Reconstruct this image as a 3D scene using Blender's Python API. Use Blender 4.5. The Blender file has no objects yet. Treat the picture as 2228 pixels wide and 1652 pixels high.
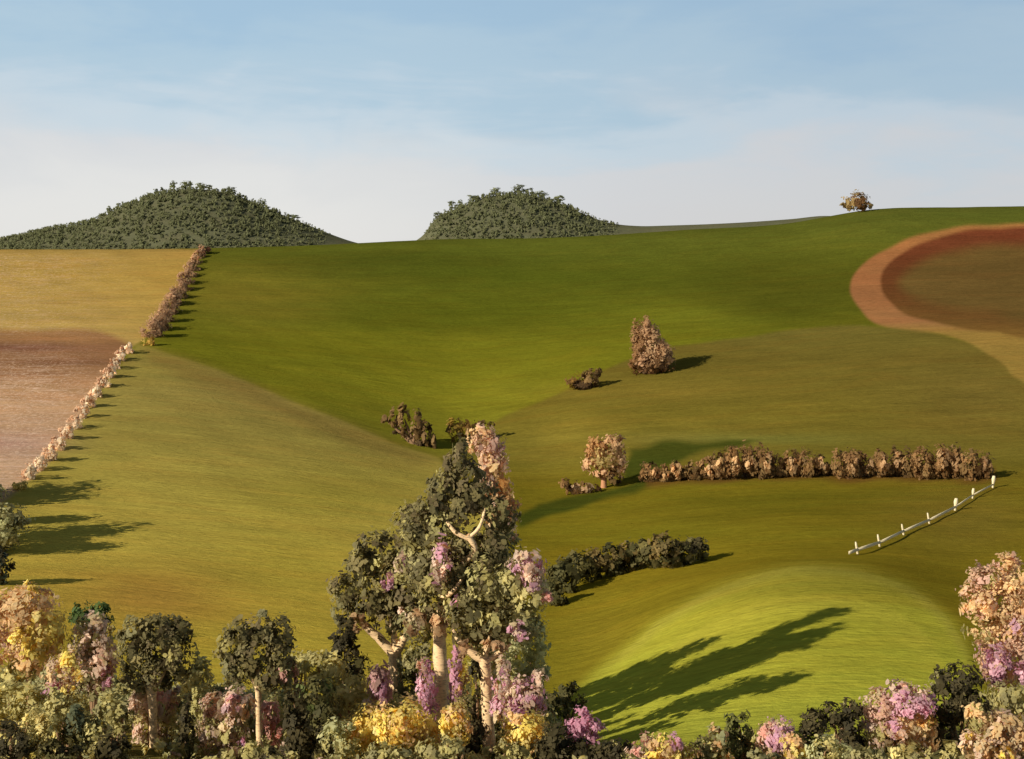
import bpy, math, random
import numpy as np
from mathutils import Vector

# ------------------------------------------------------------------ camera, sky, sun, exposure
S = bpy.context.scene
COL = S.collection
F, CX, HY, EYE = 2624.0, 1114.0, 560.0, 60.0      # focal length and principal point in survey units, eye height
cam = bpy.data.objects.new('camera', bpy.data.cameras.new('camera'))
COL.objects.link(cam)
cam.location = (0, 0, EYE)
cam.rotation_euler = (math.radians(90), 0, 0)
cam.data.sensor_width = 36.0
cam.data.lens = F / 2228 * 36
cam.data.shift_y = (HY - 826) / 2228
cam.data.clip_start = 0.5
cam.data.clip_end = 20000
S.camera = cam

SUN_EL = math.radians(26.5)
SUN_D = Vector((0.83 * math.cos(SUN_EL), 0.558 * math.cos(SUN_EL), -math.sin(SUN_EL))).normalized()
sun = bpy.data.objects.new('sun', bpy.data.lights.new('sun', 'SUN'))
COL.objects.link(sun)
sun.data.energy = 5.0
sun.data.angle = math.radians(0.5)
sun.data.color = (1.0, 0.93, 0.80)
sun.rotation_euler = SUN_D.to_track_quat('-Z', 'Y').to_euler()
sun.location = (-200, -100, 200)

S.view_settings.view_transform = 'Standard'
S.view_settings.look = 'None'
S.view_settings.exposure = 0.12
S.view_settings.gamma = 1.0

def lin(c):
    c = np.asarray(c, float) / 255.0
    return np.where(c <= 0.04045, c / 12.92, ((c + 0.055) / 1.055) ** 2.4)

def lin4(c):
    return tuple(float(v) for v in lin(c)) + (1.0,)

class N:
    """small helper for node trees"""
    def __init__(self, nt):
        self.nt = nt
    def node(self, typ, **kw):
        n = self.nt.nodes.new(typ)
        for k, v in kw.items():
            setattr(n, k, v)
        return n
    def put(self, n, sock, v):
        if v is None:
            return
        s = n.inputs[sock]
        if isinstance(v, bpy.types.NodeSocket):
            self.nt.links.new(v, s)
        else:
            s.default_value = v
    def math(self, op, a, b=0.0, c=None, clamp=False):
        n = self.node('ShaderNodeMath', operation=op, use_clamp=clamp)
        self.put(n, 0, a); self.put(n, 1, b)
        if c is not None:
            self.put(n, 2, c)
        return n.outputs[0]
    def mapr(self, v, a, b, c=0.0, d=1.0, smooth=True):
        n = self.node('ShaderNodeMapRange', interpolation_type='SMOOTHSTEP' if smooth else 'LINEAR')
        for i, x in enumerate((v, a, b, c, d)):
            self.put(n, i, x)
        return n.outputs[0]
    def mix(self, f, a, b, blend='MIX'):
        n = self.node('ShaderNodeMix', data_type='RGBA', blend_type=blend)
        self.put(n, 0, f); self.put(n, 6, a); self.put(n, 7, b)
        return n.outputs[2]
    def noise(self, vec, scale, detail=4.0, rough=0.55, dist=0.0):
        n = self.node('ShaderNodeTexNoise')
        self.put(n, 'Vector', vec); self.put(n, 'Scale', scale); self.put(n, 'Detail', detail)
        self.put(n, 'Roughness', rough); self.put(n, 'Distortion', dist)
        return n.outputs[0]
    def mapping(self, vec, scale=(1, 1, 1), rot=(0, 0, 0), loc=(0, 0, 0)):
        n = self.node('ShaderNodeMapping')
        self.put(n, 'Vector', vec); self.put(n, 'Scale', scale); self.put(n, 'Rotation', rot); self.put(n, 'Location', loc)
        return n.outputs[0]

world = bpy.data.worlds.new('World')
S.world = world
world.use_nodes = True
wt = world.node_tree
wt.nodes.clear()
w = N(wt)
sky = w.node('ShaderNodeTexSky', sky_type='NISHITA')
sky.sun_disc = False
sky.sun_elevation = SUN_EL
sky.sun_rotation = math.atan2(-SUN_D.x, -SUN_D.y)
sky.air_density = 1.0
sky.dust_density = 0.6
geo = w.node('ShaderNodeTexCoord')
sep = w.node('ShaderNodeSeparateXYZ')
w.put(sep, 0, geo.outputs['Generated'])
dx, dy, dz = sep.outputs
skyc = w.node('ShaderNodeVectorMath', operation='SCALE')
w.put(skyc, 0, sky.outputs[0]); skyc.inputs['Scale'].default_value = 0.075
# long brushed streaks of thin cloud and a pale band low over the land
st = w.noise(w.mapping(geo.outputs['Generated'], (3.2, 3.2, 15), (0, 0.12, 0)), 1.0, 6, 0.55, 0.6)
pu = w.noise(w.mapping(geo.outputs['Generated'], (5, 5, 11), (0, 0, 0), (1.3, 0.4, 0.2)), 1.0, 5, 0.5, 0.4)
fine = w.noise(w.mapping(geo.outputs['Generated'], (14, 14, 70), (0, 0.2, 0)), 1.0, 5, 0.6, 0.8)
el = w.math('ADD', dz, w.math('MULTIPLY', w.math('SUBTRACT', st, 0.5), 0.17))
el = w.math('ADD', el, w.math('MULTIPLY', w.math('SUBTRACT', fine, 0.5), 0.035))
pat = w.noise(w.mapping(geo.outputs['Generated'], (7, 7, 16), (0.2, 0.1, 0), (3, 1, 2)), 1.0, 3, 0.5, 1.2)
el = w.math('ADD', el, w.math('MULTIPLY', w.math('SUBTRACT', pat, 0.5), 0.06))
el = w.math('ADD', el, w.math('MULTIPLY', dx, 0.02))
rmp = w.node('ShaderNodeValToRGB')
w.put(rmp, 0, w.mapr(el, 0.0, 1.0, 0, 1, False))
cr = rmp.color_ramp
cr.interpolation = 'EASE'
stops = [(0.0, (212, 212, 215)), (0.06, (211, 213, 217)), (0.11, (197, 212, 223)), (0.155, (176, 201, 218)), (0.21, (163, 193, 216)), (0.30, (130, 166, 196)), (0.5, (98, 110, 122)), (1.0, (62, 68, 74))]
while len(cr.elements) < len(stops):
    cr.elements.new(0.5)
for e, (p, c) in zip(cr.elements, stops):
    e.position = p
    e.color = lin4(c)
grad = rmp.outputs[0]
cl = w.math('MULTIPLY', w.mapr(pu, 0.42, 0.66), w.mapr(dz, 0.17, 0.06))
grad = w.mix(w.math('MULTIPLY', cl, 0.8), grad, lin4((213, 214, 216)))
# a little greyer and mauver towards the right
grad = w.mix(w.mapr(dx, -0.25, 0.42, 0, 0.85), grad, w.mix(1.0, grad, lin4((237, 236, 238)), 'MULTIPLY'))
glow = w.math('MULTIPLY', w.mapr(w.math('ADD', dz, w.math('MULTIPLY', w.math('SUBTRACT', pat, 0.5), 0.08)), 0.13, 0.02), w.mapr(dx, 0.12, -0.22))
grad = w.mix(w.math('MULTIPLY', glow, 0.85), grad, lin4((229, 228, 226)))
out = w.mix(0.88, skyc.outputs[0], grad)
bg = w.node('ShaderNodeBackground')
w.put(bg, 0, out)
bg.inputs[1].default_value = 1.0
wo = w.node('ShaderNodeOutputWorld')
wt.links.new(bg.outputs[0], wo.inputs[0])

# ------------------------------------------------------------------ terrain height field
ROWS = [3, 60, 75, 90, 100, 110, 120, 130, 140, 160, 190, 220, 280, 330, 360, 400, 460, 520, 580, 650, 800, 2000, 8000]
CP = [-900, 0, 330, 650, 960, 1150, 1300, 1500, 1700, 1900, 2100, 2228, 3100]
TAB = [
 [1830]*13,
 [1830]*13,
 [1700, 1705, 1705, 1705, 1710, 1712, 1715, 1715, 1715, 1715, 1715, 1715, 1715],
 [1580, 1600, 1620, 1630, 1640, 1640, 1640, 1610, 1592, 1590, 1592, 1600, 1620],
 [1500, 1530, 1555, 1575, 1590, 1595, 1585, 1548, 1520, 1514, 1520, 1530, 1555],
 [1430, 1470, 1500, 1525, 1545, 1555, 1535, 1486, 1450, 1442, 1452, 1470, 1490],
 [1370, 1415, 1450, 1480, 1505, 1515, 1490, 1430, 1385, 1377, 1392, 1418, 1440],
 [1340, 1376, 1405, 1434, 1466, 1475, 1450, 1378, 1326, 1320, 1342, 1374, 1400],
 [1302, 1338, 1365, 1394, 1426, 1440, 1415, 1336, 1278, 1274, 1306, 1338, 1365],
 [1240, 1270, 1295, 1326, 1358, 1372, 1350, 1280, 1235, 1237, 1266, 1282, 1290],
 [1168, 1190, 1208, 1240, 1268, 1280, 1265, 1230, 1206, 1202, 1215, 1217, 1220],
 [1090, 1108, 1127, 1154, 1186, 1195, 1190, 1165, 1145, 1140, 1140, 1140, 1135],
 [950, 970, 985, 1020, 1065, 1080, 1070, 1050, 1040, 1035, 1030, 1025, 1010],
 [865, 880, 885, 925, 985, 985, 970, 955, 945, 935, 930, 925, 910],
 [815, 825, 830, 870, 930, 915, 895, 880, 865, 850, 840, 835, 820],
 [755, 765, 770, 805, 845, 835, 815, 800, 785, 765, 755, 750, 735],
 [685, 690, 695, 715, 735, 730, 720, 705, 690, 675, 668, 665, 650],
 [610, 615, 617, 622, 625, 622, 612, 598, 585, 568, 560, 555, 540],
 [548, 543, 542, 535, 521, 519, 513, 500, 488, 456, 451, 449, 440],
 [575, 572, 570, 565, 552, 548, 540, 530, 518, 490, 485, 482, 475],
 [600]*13, [588]*13, [572]*13]

def pchip_slopes(x, y):
    h = np.diff(x)[:, None]
    d = np.diff(y, axis=0) / h
    m = np.zeros_like(y)
    w1 = 2 * h[1:] + h[:-1]; w2 = h[1:] + 2 * h[:-1]
    same = d[:-1] * d[1:] > 0
    with np.errstate(divide='ignore', invalid='ignore'):
        hm = (w1 + w2) / (w1 / d[:-1] + w2 / d[1:])
    m[1:-1] = np.where(same, hm, 0)
    m[0] = d[0]; m[-1] = d[-1]
    return m

def herm(x, y, m, q):
    i = np.clip(np.searchsorted(x, q) - 1, 0, len(x) - 2)
    h = (x[i + 1] - x[i])[:, None]
    t = ((q - x[i]) / (x[i + 1] - x[i]))[:, None]
    t2, t3 = t * t, t * t * t
    return (2*t3 - 3*t2 + 1) * y[i] + (t3 - 2*t2 + t) * h * m[i] + (-2*t3 + 3*t2) * y[i+1] + (t3 - t2) * h * m[i+1]

def catmull(x, y):
    m = np.zeros_like(y)
    m[1:-1] = (y[2:] - y[:-2]) / (x[2:] - x[:-2])[:, None]
    m[0] = (y[1] - y[0]) / (x[1] - x[0]); m[-1] = (y[-1] - y[-2]) / (x[-1] - x[-2])
    return m

LR = np.log(np.array(ROWS, float)); TB = np.array(TAB, float); CPA = np.array(CP, float)
GC = np.concatenate([np.arange(-900, -30, 45.0), np.arange(-30, 2262, 2.6), np.arange(2262, 3101, 45.0)])
GY = np.concatenate([np.geomspace(3, 58, 30), np.exp(np.linspace(math.log(60), math.log(600), 620)), np.geomspace(606, 8000, 60)])
GP = herm(LR, TB, pchip_slopes(LR, TB), np.log(GY))          # rows at GY, columns at CP
GP = herm(CPA, GP.T.copy(), catmull(CPA, GP.T.copy()), GC).T  # (nY, nC)
GX = (GC[None, :] - CX) / F * GY[:, None]
GZ = EYE - (GP - HY) / F * GY[:, None]
# gentle natural unevenness
GZ += 0.10 * np.sin(GX * 0.31 + 0.7 * np.sin(GY[:, None] * 0.11)) * np.sin(GY[:, None] * 0.23 + 1.3) * np.clip(GY[:, None] / 100 - .5, 0, 1)
GZ[GY < 58] = np.minimum(GZ[GY < 58], EYE - 1.8)

def gz(px, Y):
    """terrain height at bearing px, distance Y"""
    j = min(max(np.searchsorted(GC, px) - 1, 0), len(GC) - 2)
    i = min(max(np.searchsorted(GY, Y) - 1, 0), len(GY) - 2)
    a = (px - GC[j]) / (GC[j+1] - GC[j]); b = (Y - GY[i]) / (GY[i+1] - GY[i])
    return float((GZ[i, j]*(1-a) + GZ[i, j+1]*a)*(1-b) + (GZ[i+1, j]*(1-a) + GZ[i+1, j+1]*a)*b)

def dist_at(px, py, y0=62):
    """distance at which the sight line of bearing px and slope py meets the ground"""
    j = min(max(np.searchsorted(GC, px), 0), len(GC) - 1)
    prof = HY + (EYE - GZ[:, j]) / GY * F
    k = np.where((GY > y0) & (prof <= py))[0]
    return float(GY[k[0]]) if len(k) else 580.0

def wpt(px, py, Y):
    return Vector(((px - CX) / F * Y, Y, EYE - (py - HY) / F * Y))

def gpt(px, Y):
    return Vector(((px - CX) / F * Y, Y, gz(px, Y)))

# ------------------------------------------------------------------ helpers
def tag(o, label=None, cat=None, group=None, kind=None):
    for k, v in (('label', label), ('category', cat), ('group', group), ('kind', kind)):
        if v:
            o[k] = v
    return o

def link(name, mesh, parent=None, loc=None):
    o = bpy.data.objects.new(name, mesh)
    COL.objects.link(o)
    if parent is not None:
        o.parent = parent
    if loc is not None:
        o.location = loc
    return o

def empty(name, loc):
    o = link(name, None, None, loc)
    o.empty_display_size = 0.5
    return o

def mesh_np(name, V, Q, C, mats, smooth=False, normals=None):
    """mesh of quads from numpy arrays with a point colour 'col'"""
    me = bpy.data.meshes.new(name)
    V = np.asarray(V, np.float32); Q = np.asarray(Q, np.int32)
    me.vertices.add(len(V)); me.vertices.foreach_set('co', V.ravel())
    me.loops.add(Q.size); me.loops.foreach_set('vertex_index', Q.ravel())
    me.polygons.add(len(Q))
    me.polygons.foreach_set('loop_start', np.arange(0, Q.size, 4, dtype=np.int32))
    me.polygons.foreach_set('loop_total', np.full(len(Q), 4, np.int32))
    if smooth:
        me.polygons.foreach_set('use_smooth', np.ones(len(Q), bool))
    a = me.attributes.new('col', 'FLOAT_COLOR', 'POINT')
    c4 = np.ones((len(V), 4), np.float32); c4[:, :3] = C
    a.data.foreach_set('color', c4.ravel())
    me.update(calc_edges=True)
    if normals is not None:
        me.polygons.foreach_set('use_smooth', np.ones(len(Q), bool))
        me.normals_split_custom_set_from_vertices(np.asarray(normals, np.float32).tolist())
    for m in (mats if isinstance(mats, (list, tuple)) else [mats]):
        me.materials.append(m)
    return me

def new_mat(name):
    m = bpy.data.materials.new(name)
    m.use_nodes = True
    m.node_tree.nodes.clear()
    n = N(m.node_tree)
    p = n.node('ShaderNodeBsdfPrincipled')
    o = n.node('ShaderNodeOutputMaterial')
    m.node_tree.links.new(p.outputs[0], o.inputs[0])
    return m, n, p, o

# foliage: colour of each leaf spray from its own attribute, mottled, a little light let through
def leaf_material():
    m, n, p, o = new_mat('foliage')
    at = n.node('ShaderNodeAttribute', attribute_name='col')
    tc = n.node('ShaderNodeTexCoord')
    v = n.mapr(n.noise(tc.outputs['Object'], 4.5, 4, 0.65), 0.25, 0.75, 0.72, 1.30, False)
    c = n.node('ShaderNodeVectorMath', operation='SCALE')
    n.put(c, 0, at.outputs[0]); n.put(c, 'Scale', v)
    n.put(p, 'Base Color', c.outputs[0]); p.inputs['Roughness'].default_value = 0.6
    p.inputs['Specular IOR Level'].default_value = 0.12
    tr = n.node('ShaderNodeBsdfTranslucent')
    n.put(tr, 0, c.outputs[0])
    ms = n.node('ShaderNodeMixShader')
    ms.inputs[0].default_value = 0.46
    m.node_tree.links.new(p.outputs[0], ms.inputs[1]); m.node_tree.links.new(tr.outputs[0], ms.inputs[2])
    m.node_tree.links.new(ms.outputs[0], o.inputs[0])
    return m
LEAF = leaf_material()

def bark_material():
    m, n, p, o = new_mat('bark')
    at = n.node('ShaderNodeAttribute', attribute_name='col')
    tc = n.node('ShaderNodeTexCoord')
    rings = n.noise(n.mapping(tc.outputs['Object'], (1.2, 1.2, 5.0)), 1.6, 5, 0.6, 0.5)
    c = n.mix(n.mapr(rings, 0.47, 0.70, 0, 0.75), at.outputs[0], (0.23, 0.13, 0.085, 1))
    n.put(p, 'Base Color', c); p.inputs['Roughness'].default_value = 0.8
    b = n.node('ShaderNodeBump'); b.inputs['Strength'].default_value = 0.4; b.inputs['Distance'].default_value = 0.1
    n.put(b, 'Height', rings); n.put(p, 'Normal', b.outputs[0])
    return m
BARK = bark_material()

# ------------------------------------------------------------------ foliage sprays
UNIT = np.array([[-.5, 0, 0], [-.22, -.5, -.10], [.22, -.46, -.10], [.5, 0, 0], [.22, .5, -.10], [-.22, .46, -.10]])
QD = np.array([[0, 1, 2, 3], [0, 3, 4, 5]])

class Spray:
    """collects leaf sprays (folded six-sided blades) inside ellipsoid clumps"""
    def __init__(self, seed):
        self.r = np.random.default_rng(seed)
        self.V, self.C, self.N = [], [], []
    def add(self, P, Nn, L, Wd, col, upright=0.5, soft=None):
        r = self.r; n = len(P)
        Nn = Nn / np.linalg.norm(Nn, axis=1, keepdims=True)
        up = np.tile([0, 0, 1.0], (n, 1)) * upright + r.normal(size=(n, 3)) * (1.05 - upright)
        t = up - Nn * np.sum(up * Nn, axis=1, keepdims=True)
        t /= np.linalg.norm(t, axis=1, keepdims=True) + 1e-9
        wv = np.cross(Nn, t)
        v = (P[:, None, :] + UNIT[None, :, 0:1] * (t * L[:, None])[:, None, :]
             + UNIT[None, :, 1:2] * (wv * Wd[:, None])[:, None, :] + UNIT[None, :, 2:3] * (Nn * Wd[:, None])[:, None, :])
        self.V.append(v.reshape(-1, 3)); self.C.append(np.repeat(col, 6, axis=0))
        sn = Nn * 0.45 + (soft if soft is not None else 0)
        sn = sn / (np.linalg.norm(sn, axis=1, keepdims=True) + 1e-9)
        self.N.append(np.repeat(sn, 6, axis=0))
    def clump(self, c, rad, cols, size, cover=4.6, upright=0.5, jit=0.22, low=-1.0, sub=True, even=None):
        """c centre, rad (rx, ry, rz) metres, cols: colours (albedo) picked per tuft"""
        r = self.r; rx, ry, rz = rad
        area = math.pi * rx * rz
        L0, W0 = size
        n = max(8, int(cover * area / (L0 * W0 * 0.62)))
        # tufts: sub-centres on the ellipsoid, leaves gathered round them
        k = max(3, n // 14) if sub else n
        d = r.normal(size=(k, 3)); d /= np.linalg.norm(d, axis=1, keepdims=True)
        d[:, 2] = np.maximum(d[:, 2], low)
        rr = r.uniform(0.45, 1, k) ** 0.4 * r.uniform(0.86, 1.08, k)
        tc = d * rr[:, None]
        cols = np.asarray(cols, float).reshape(-1, 3)
        tcol = cols[r.integers(0, len(cols), k)] * r.uniform(1 - jit, 1 + jit, (k, 1))
        idx = r.integers(0, k, n)
        off = r.normal(size=(n, 3)) * 0.16
        p = tc[idx] + off
        P = p * np.array([rx, ry, rz]) + np.asarray(c)
        nn = p / (np.linalg.norm(p, axis=1, keepdims=True) + 1e-6) + r.normal(size=(n, 3)) * 0.36 + np.array([0, -0.1, 0.2])
        ts = (r.uniform(0.55, 1.25, k) * r.choice([1.0, 1.1, 1.35, .6], k))[idx]
        L = L0 * ts * r.uniform(0.6, 1.3, n); Wd = W0 * ts * r.uniform(0.65, 1.3, n)
        soft = d[idx] * 0.8 + np.array([0, -0.1, 0.2]) if even is None else d[idx] * 0.25 + np.asarray(even)
        self.add(P, nn, L, Wd, tcol[idx] * r.uniform(0.88, 1.12, (n, 1)), upright, soft)
    def mesh(self, name, mat=None):
        V = np.concatenate(self.V); C = np.concatenate(self.C)
        n = len(V) // 6
        Q = (np.arange(n)[:, None, None] * 6 + QD[None]).reshape(-1, 4)
        return mesh_np(name, V, Q, C, mat or LEAF, normals=np.concatenate(self.N))

def tube_arrays(paths, sides=9):
    """paths: list of lists of (Vector, radius) -> verts, quads"""
    V, Q = [], []
    for path in paths:
        pts = [p for p, _ in path]
        base = len(V)
        for i, (p, rad) in enumerate(path):
            d = (pts[min(i+1, len(pts)-1)] - pts[max(i-1, 0)]).normalized()
            a = d.cross(Vector((0, 1, 0.01))).normalized(); b = d.cross(a).normalized()
            for s in range(sides):
                th = 2 * math.pi * s / sides
                k = rad * (1 + 0.10 * math.sin(3 * th + i * 1.7))
                V.append(p + a * math.cos(th) * k + b * math.sin(th) * k)
            if i:
                for s in range(sides):
                    s2 = (s + 1) % sides
                    Q.append((base + (i-1)*sides + s, base + (i-1)*sides + s2, base + i*sides + s2, base + i*sides + s))
    return V, Q

def smooth_path(path, n=5):
    out = []
    for i in range(len(path) - 1):
        p0 = path[max(i-1, 0)]; p1 = path[i]; p2 = path[i+1]; p3 = path[min(i+2, len(path)-1)]
        for k in range(n):
            t = k / n
            q = 0.5 * ((2*p1[0]) + (p2[0]-p0[0])*t + (2*p0[0]-5*p1[0]+4*p2[0]-p3[0])*t*t + (3*p1[0]-p0[0]-3*p2[0]+p3[0])*t**3)
            out.append((q, p1[1] + (p2[1] - p1[1]) * t))
    out.append(path[-1])
    return out

def wood(name, paths, col, parent, origin, sides=9):
    V, Q = tube_arrays([smooth_path(p) for p in paths], sides)
    V = [tuple(v - origin) for v in V]
    me = mesh_np(name, V, Q, np.tile(np.asarray(col, float), (len(V), 1)), BARK, True)
    return link(name, me, parent)

# albedo of the plants (sRGB swatch x a shared sun factor)
K = 2.9
def A(*c):
    v = lin(c) * K
    v = v / (1 + 0.75 * v.max())
    return v * np.array([1.04, 1.0, 0.84])
DK = [A(90, 84, 58), A(80, 75, 54), A(100, 92, 64), A(84, 75, 56)]
DK2 = DK + [A(132, 124, 82)]
OL = [A(160, 152, 106), A(146, 140, 98), A(174, 166, 120)]
OLD = [A(122, 116, 86), A(110, 106, 80), A(138, 132, 96)]
LO = [A(198, 188, 136), A(180, 172, 122), A(210, 200, 148)]
SG = [A(162, 162, 130), A(176, 174, 138), A(146, 146, 114)]
PK = [A(208, 184, 172), A(194, 170, 160), A(218, 196, 186), A(180, 164, 140)]
LI = [A(192, 150, 176), A(176, 136, 160), A(206, 168, 190)]
RO = [A(194, 150, 144), A(180, 138, 134), A(206, 166, 158)]
YE = [A(246, 226, 130), A(252, 236, 150), A(236, 212, 118), A(216, 198, 136)]
PE = [A(222, 192, 150), A(210, 180, 142), A(228, 202, 162), A(200, 170, 136)]
PP = [A(206, 176, 156), A(194, 164, 148), A(214, 186, 168), A(190, 158, 150)]
BK = [A(56, 51, 36), A(47, 43, 32), A(64, 58, 41)]
BG = [A(70, 67, 42), A(78, 73, 47), A(62, 60, 38)]
BR = [A(110, 84, 56), A(98, 74, 50), A(124, 98, 68)]
BD = [A(98, 78, 52), A(86, 68, 46), A(108, 88, 60)]
TAN = [A(196, 168, 140), A(178, 150, 122), A(206, 180, 152)]
RU = [A(176, 148, 118), A(160, 132, 106)]
TRUNK = A(242, 208, 168)

def plant(name, label, cat, px, Y, clumps, trunks=(), group=None, size=15, cover=4.8, upright=0.5, seed=None, tcol=TRUNK, depth=1.0, jit=0.22, stem=True):
    """clumps: (part, cx, cy, rx, ry, colours[, dY]) and trunks: paths of (px, py, radius[, dY]) in survey units at distance Y"""
    u = Y / F
    o = gpt(px, Y)
    root = tag(empty(name, o), label, cat, group)
    sd = seed if seed is not None else int(px * 7 + Y * 13) % 99991
    parts = {}
    ymax = 0
    for i, c in enumerate(clumps):
        part, cx, cy, rx, ry, cols = c[:6]
        dY = c[6] if len(c) > 6 else 0.0
        sp = parts.setdefault(part, Spray(sd + len(parts)))
        p = wpt(cx, cy, Y) + Vector((0, dY, 0)) - o
        sp.clump(p, (rx*u, (rx+ry)*0.5*u*depth, ry*u), cols, (size*0.74*u, size*0.40*u), cover, upright, jit)
        ymax = max(ymax, cy)
    for part, sp in parts.items():
        link(part, sp.mesh(part), root)
    if trunks:
        wood('trunk', [[(wpt(q[0], q[1], Y) + Vector((0, q[3] if len(q) > 3 else 0, 0)), q[2]*u) for q in path] for path in trunks], tcol, root, o)
    elif stem:
        rr = random.Random(sd)
        top = wpt(px, min(c[2] for c in clumps), Y)
        paths = []
        for k in range(4):
            e = wpt(clumps[k % len(clumps)][1], clumps[k % len(clumps)][2], Y)
            b = o + Vector((rr.uniform(-.25, .25), rr.uniform(-.2, .2), -0.25))
            m = b.lerp(e, 0.5) + Vector((rr.uniform(-.3, .3), 0, 0.1))
            paths.append([(b, 5*u), (m, 3.2*u), (e, 1.2*u)])
        wood('stem', paths, A(96, 74, 54), root, o, 6)
    return root

# ------------------------------------------------------------------ the ground, field by field
def poly_sd(poly, X, Y):
    """signed distance (inside positive) to a polygon, vectorised"""
    P = np.array(poly, float)
    d = np.full(X.shape, 1e18); ins = np.zeros(X.shape, bool)
    for i in range(len(P)):
        a, b = P[i], P[(i + 1) % len(P)]
        e = b - a
        t = np.clip(((X - a[0]) * e[0] + (Y - a[1]) * e[1]) / (e @ e + 1e-9), 0, 1)
        d = np.minimum(d, (X - a[0] - e[0]*t)**2 + (Y - a[1] - e[1]*t)**2)
        c = ((a[1] > Y) != (b[1] > Y))
        with np.errstate(divide='ignore', invalid='ignore'):
            xi = (b[0] - a[0]) * (Y - a[1]) / (b[1] - a[1] + 1e-12) + a[0]
        ins ^= c & (X < xi)
    return np.where(ins, 1, -1) * np.sqrt(d)

def curve(pts, n=10):
    P = [Vector(p) for p in pts]
    return [tuple(q) for q, _ in smooth_path([(p, 0) for p in P], n)]

KG = 1.0
def Gc(*c):
    return lin(c) * KG * np.array([1.02, 0.98, 0.84])
PXG = np.broadcast_to(GC[None, :], GP.shape)
PYG = GP.copy()
pre = GY < 62
PYG[pre] = 1830
beyond = GY > 582
PYG[beyond] = 440

CG = np.zeros(GP.shape + (3,))
CG[:] = Gc(112, 108, 34)
def ss(v, a, b):
    t = np.clip((v - a) / (b - a), 0, 1)
    return t * t * (3 - 2 * t)
def blend(mask, col):
    CG[:] = CG * (1 - mask[..., None]) + np.asarray(col) * mask[..., None]
rngG = np.random.default_rng(5)
# the wobble that keeps field edges from being ruler-straight
wob = 3.0 * np.sin(PXG * 0.045 + 2 * np.sin(PYG * 0.03)) + 2.2 * np.sin(PYG * 0.11 + PXG * 0.02)

FIELDS = {}
def field(key, poly, soft, stops=None, col=None, gain=1.0):
    """stops: [(py, colour)] down the field"""
    sd = poly_sd(poly, PXG, PYG) + wob * 0.35
    FIELDS[key] = sd
    m = ss(sd, -soft, soft)
    if stops:
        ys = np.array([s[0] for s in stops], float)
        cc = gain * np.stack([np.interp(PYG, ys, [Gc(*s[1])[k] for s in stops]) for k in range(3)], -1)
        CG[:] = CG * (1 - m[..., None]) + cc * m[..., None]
    else:
        blend(m, Gc(*col))
    return sd

# upper pasture (default) graded from rich green on top to yellower green in the fold
ys = [440, 545, 600, 680, 760, 860, 990, 1100]
cs = [(80, 86, 36), (86, 92, 32), (80, 86, 26), (90, 94, 26), (110, 110, 30), (121, 119, 34), (122, 118, 40), (126, 120, 42)]
CG[:] = np.stack([np.interp(PYG, ys, [Gc(*c)[k] for c in cs]) for k in range(3)], -1)
# shaded bands painted in as darker grass, with some yellower swathes
for cx, cy, rx, ry, col, a in [(750, 570, 520, 30, (66, 73, 22), .85), (1000, 690, 420, 40, (84, 90, 24), .6), (1150, 600, 320, 30, (78, 86, 24), .5),
                               (1700, 640, 240, 60, (76, 80, 24), .7), (1480, 690, 160, 26, (122, 124, 38), .5), (640, 740, 200, 40, (116, 116, 30), .5), (520, 640, 230, 80, (116, 108, 40), .85), (1760, 610, 260, 110, (78, 78, 24), .6)]:
    d = ((PXG - cx) / rx) ** 2 + ((PYG - cy - 6*np.sin(PXG*.012)) / ry) ** 2
    blend(np.exp(-d * 1.2) * a, Gc(*col))

east_edge = curve([(955, 998), (1000, 968), (1080, 916), (1200, 862), (1330, 800), (1400, 772), (1480, 752), (1620, 734), (1740, 716), (1870, 708)])
field('east_pasture', east_edge + [(2000, 716), (2110, 745), (2200, 790), (2330, 900), (3300, 900), (3300, 1850), (1050, 1850), (1050, 1085)], 5,
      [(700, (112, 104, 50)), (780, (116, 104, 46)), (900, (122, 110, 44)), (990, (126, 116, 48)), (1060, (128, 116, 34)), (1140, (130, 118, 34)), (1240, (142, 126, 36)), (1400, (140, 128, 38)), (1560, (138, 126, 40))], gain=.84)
for cx, cy, rx, ry, col, a in [(1650, 1090, 420, 30, (100, 98, 26), .5), (1600, 955, 330, 14, (126, 126, 62), .6), (2150, 850, 260, 130, (110, 96, 46), .8), (1250, 960, 110, 60, (138, 122, 50), .6),
                               (2100, 1130, 200, 90, (120, 104, 44), .7), (1480, 1160, 340, 26, (122, 118, 34), .6), (1420, 850, 260, 22, (124, 108, 46), .5), (1300, 1380, 120, 70, (136, 122, 40), .6)]:
    d = ((PXG - cx) / rx) ** 2 + ((PYG - cy) / ry) ** 2
    blend(np.exp(-d * 1.2) * a, Gc(*col))
west_edge = curve([(300, 748), (345, 764), (430, 790), (540, 832), (660, 884), (780, 930), (860, 966), (955, 998)])
field('west_pasture', [(-900, 1180), (-60, 1140), (40, 1060), (180, 905), (280, 770)] + west_edge + [(1052, 1087), (1052, 1850), (-900, 1850)], 5,
      [(750, (122, 114, 54)), (850, (128, 116, 62)), (960, (136, 124, 62)), (1060, (148, 134, 64)), (1180, (160, 144, 66)), (1300, (166, 144, 60)), (1420, (162, 144, 56))], gain=1.38)
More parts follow.
